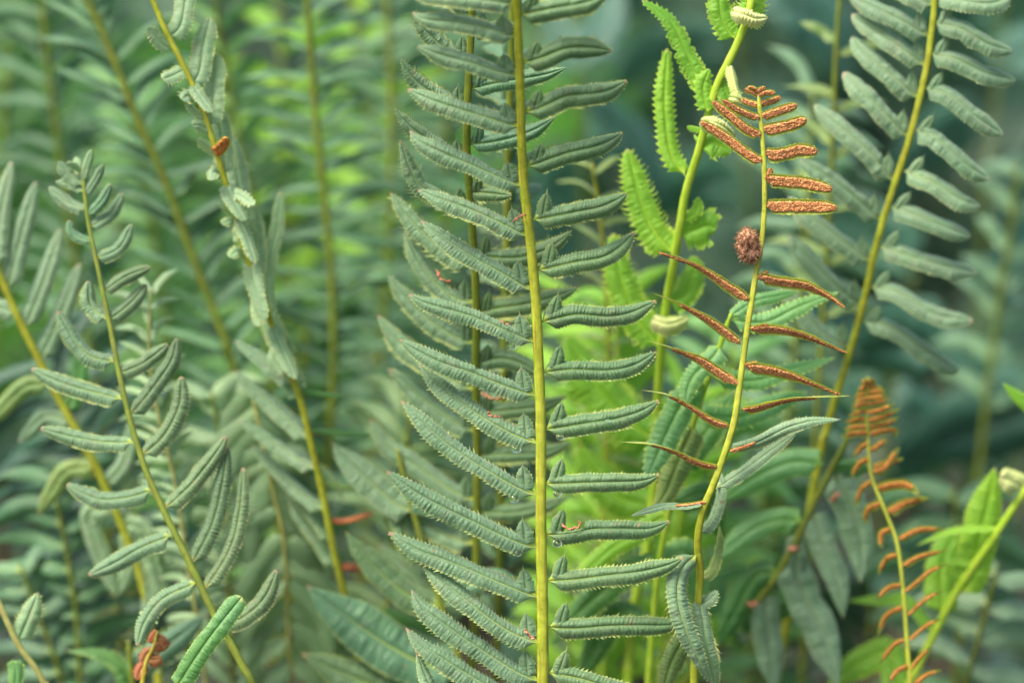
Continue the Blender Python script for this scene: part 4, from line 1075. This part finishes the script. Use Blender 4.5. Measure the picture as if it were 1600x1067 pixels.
    f.auto(step * (0.58 if path[0][0] < 700 else 0.72), ln, aL, aR, W * (0.64 if path[0][0] < 700 else 0.76), tipgrow=0.9, r=r_, dt=0.8, droop=0.1)

# frond at the lower left corner with a thin pale stem
c0 = Frond('fern_frond', 'thin pale stem with one small leaflet in the lower left corner', [(-30, 880, 2.8), (0, 945, 3.0), (28, 1005, 3.2), (60, 1050, 3.4), (80, 1090, 3.6)], (9, 10), stem='pale stem', leaf='pale green leaf')
c0.leaflet([(32, 1000), (42, 970), (60, 925)], 34, r0=10, teeth=0.1)
c0.leaflet([(20, 1030), (25, 1050), (22, 1080)], 22, r0=10, leaf='fresh green leaf', snap=False)
c1 = Frond('fern_frond', 'dark frond whose arching leaflet curves over the bottom edge at the left', [(200, 1000, 6.5), (205, 1040, 6.6), (210, 1090, 6.8)], (9, 10), stem='olive stem', leaf='blue green leaf')
c1.leaflet([(205, 1085), (190, 1040), (155, 1018), (105, 1015)], 32, r0=40, r1=60, leaf='mid green leaf')
c1.leaflet([(206, 1060), (230, 1030), (270, 1000), (320, 960)], 44, r0=10, leaf='blue green leaf')

# frond under the middle with one broad leaflet
p0 = Frond('fern_frond', 'frond with broad smooth grey green leaflets in the blur left of the tall stem foot', [(620, 700, 5.6), (640, 780, 5.8), (670, 880, 6.0), (700, 980, 6.2), (730, 1060, 6.4), (745, 1110, 6.6)], (8, 10), stem='olive stem', leaf='blue green leaf')
for p, w, lf in [([(722, 1050), (660, 1035), (580, 990), (480, 915)], 86, 'blue green leaf'), ([(650, 800), (610, 780), (560, 735), (518, 690)], 50, 'grey green leaf'), ([(690, 950), (640, 930), (590, 890), (540, 830)], 46, 'deep green leaf'), ([(735, 1085), (640, 1090), (560, 1060), (470, 1020)], 70, 'deep green leaf'), ([(668, 875), (640, 850), (620, 800), (585, 770)], 40, 'deep green leaf'), ([(640, 780), (680, 790), (720, 780)], 36, 'blue green leaf'), ([(690, 950), (720, 920), (770, 900), (810, 905)], 36, 'blue green leaf')]:
    p0.leaflet(p, w, r0=15, leaf=lf, corr=0.015, teeth=0.05, spine=0.0, dome=0.1, roll=0.2)

# ---------------------------------------------------------------- broad-leaved herbs in the dark at the right
def herb(label, stem_path, leaves, leaf='broad leaf'):
    f = Frond('broad_leaf_herb', label, stem_path, (6, 8), stem='olive stem', leaf=leaf, group='broad leaved herbs in the dark behind', cat='herb', hi=False)
    for p, w, d in leaves:
        q = [(x, y, d + 1.5 * i / (len(p) - 1)) for i, (x, y) in enumerate(p)]
        f.leaflet(q, w, r0=25, r1=40, hi=True, nv=7, corr=0.02, teeth=0.0, spine=0.0, dome=0.12, roll=0.15, base=0.12, cut=0.14, tipx=0.3, tipp=0.75, snap=False, side=1)
    return f


herb('herb with wide teal leaves at the right edge above the lime frond', [(1620, 560, 28), (1600, 660, 29), (1590, 800, 31), (1580, 1000, 34)],
     [([(1640, 640), (1580, 650), (1480, 690), (1390, 720)], 150, 27), ([(1600, 700), (1560, 620), (1500, 560), (1460, 500)], 120, 31), ([(1600, 800), (1540, 850), (1440, 860), (1360, 840)], 120, 32), ([(1640, 520), (1600, 460), (1560, 430), (1500, 420)], 110, 33)])
herb('herb with round teal leaves behind the grey upper right frond', [(1430, 430, 26), (1400, 560, 28), (1380, 720, 30), (1370, 900, 32)],
     [([(1480, 560), (1430, 540), (1380, 545), (1310, 570)], 160, 24), ([(1390, 660), (1340, 640), (1280, 690), (1240, 740)], 120, 27), ([(1420, 440), (1380, 380), (1300, 340), (1220, 330)], 130, 32), ([(1390, 640), (1420, 640), (1450, 690), (1430, 760)], 110, 28)])
herb('herb with dim leaves behind the tip of the rusty frond', [(1150, -40, 34), (1160, 120, 36), (1170, 320, 38), (1180, 560, 42)],
     [([(1180, 20), (1240, 10), (1300, 50), (1330, 130)], 120, 34), ([(1170, 160), (1220, 200), (1290, 230), (1350, 230)], 120, 37), ([(1150, 90), (1090, 70), (1010, 90), (950, 150)], 90, 38), ([(1170, 300), (1110, 290), (1030, 320), (970, 380)], 120, 40), ([(1170, 400), (1230, 430), (1300, 480), (1330, 540)], 120, 42)])
herb('herb with dim blue leaves behind the upper right leaflets of the middle frond', [(900, -60, 30), (905, 80, 31), (910, 260, 33), (920, 480, 36)],
     [([(905, 110), (930, 60), (950, 20), (960, -40)], 80, 29), ([(905, 170), (960, 200), (1010, 250), (1040, 320)], 100, 33), ([(900, 230), (880, 280), (880, 360), (900, 440)], 110, 34), ([(910, 120), (880, 70), (860, 20), (850, -30)], 70, 32)])
herb('herb with dark leaves in the top right corner', [(1570, -40, 34), (1560, 120, 36), (1540, 300, 38), (1530, 500, 40)],
     [([(1560, 120), (1600, 80), (1640, 60), (1690, 60)], 120, 36), ([(1545, 280), (1590, 300), (1630, 360), (1660, 440)], 130, 38), ([(1550, 200), (1500, 200), (1430, 260), (1400, 330)], 110, 40), ([(1560, 40), (1520, 10), (1460, 30), (1420, 90)], 100, 38)])

# ---------------------------------------------------------------- dew drops under the middle leaflets
def drop(x, y, d, r, label):
    import bmesh
    bm = bmesh.new()
    bmesh.ops.create_uvsphere(bm, u_segments=20, v_segments=12, radius=1.0)
    V = np.array([v.co[:] for v in bm.verts])
    F_ = [tuple(v.index for v in f.verts) for f in bm.faces]
    bm.free()
    V = V * np.array((1.05, 0.9, 0.85)) * r * SC
    mb = MB()
    c = at(x, y, d)
    mb.add(V + c, F_, np.zeros((len(V), 2)))
    o = mb.build('dew_drop', 'water', None, c)
    tag(o, label, 'dew drop', 'dew drops on the middle frond')


for x, y, d, r_, lab in [
    (807, 702, -0.1, 7, 'dew drop under the leaflet with a nibbled upper edge, left of the middle stem'), (803, 779, -0.1, 8, 'largest dew drop, low left beside the middle stem'), (809, 864, -0.1, 6.5, 'dew drop under the long leaflet, left of the middle stem'),
    (875, 683, -0.3, 6, 'dew drop right of the middle stem, highest of three in a row'), (871, 771, -0.3, 6.5, 'dew drop right of the middle stem, middle of three in a row'), (871, 849, -0.3, 7, 'dew drop under the torn leaflet right of the middle stem'),
    (801, 541, -0.2, 6, 'dew drop high under a left leaflet of the middle frond'), (950, 658, -0.35, 4, 'tiny bright dew drop lying on a right leaflet of the middle frond'),
]:
    drop(x, y, d, r_, lab)
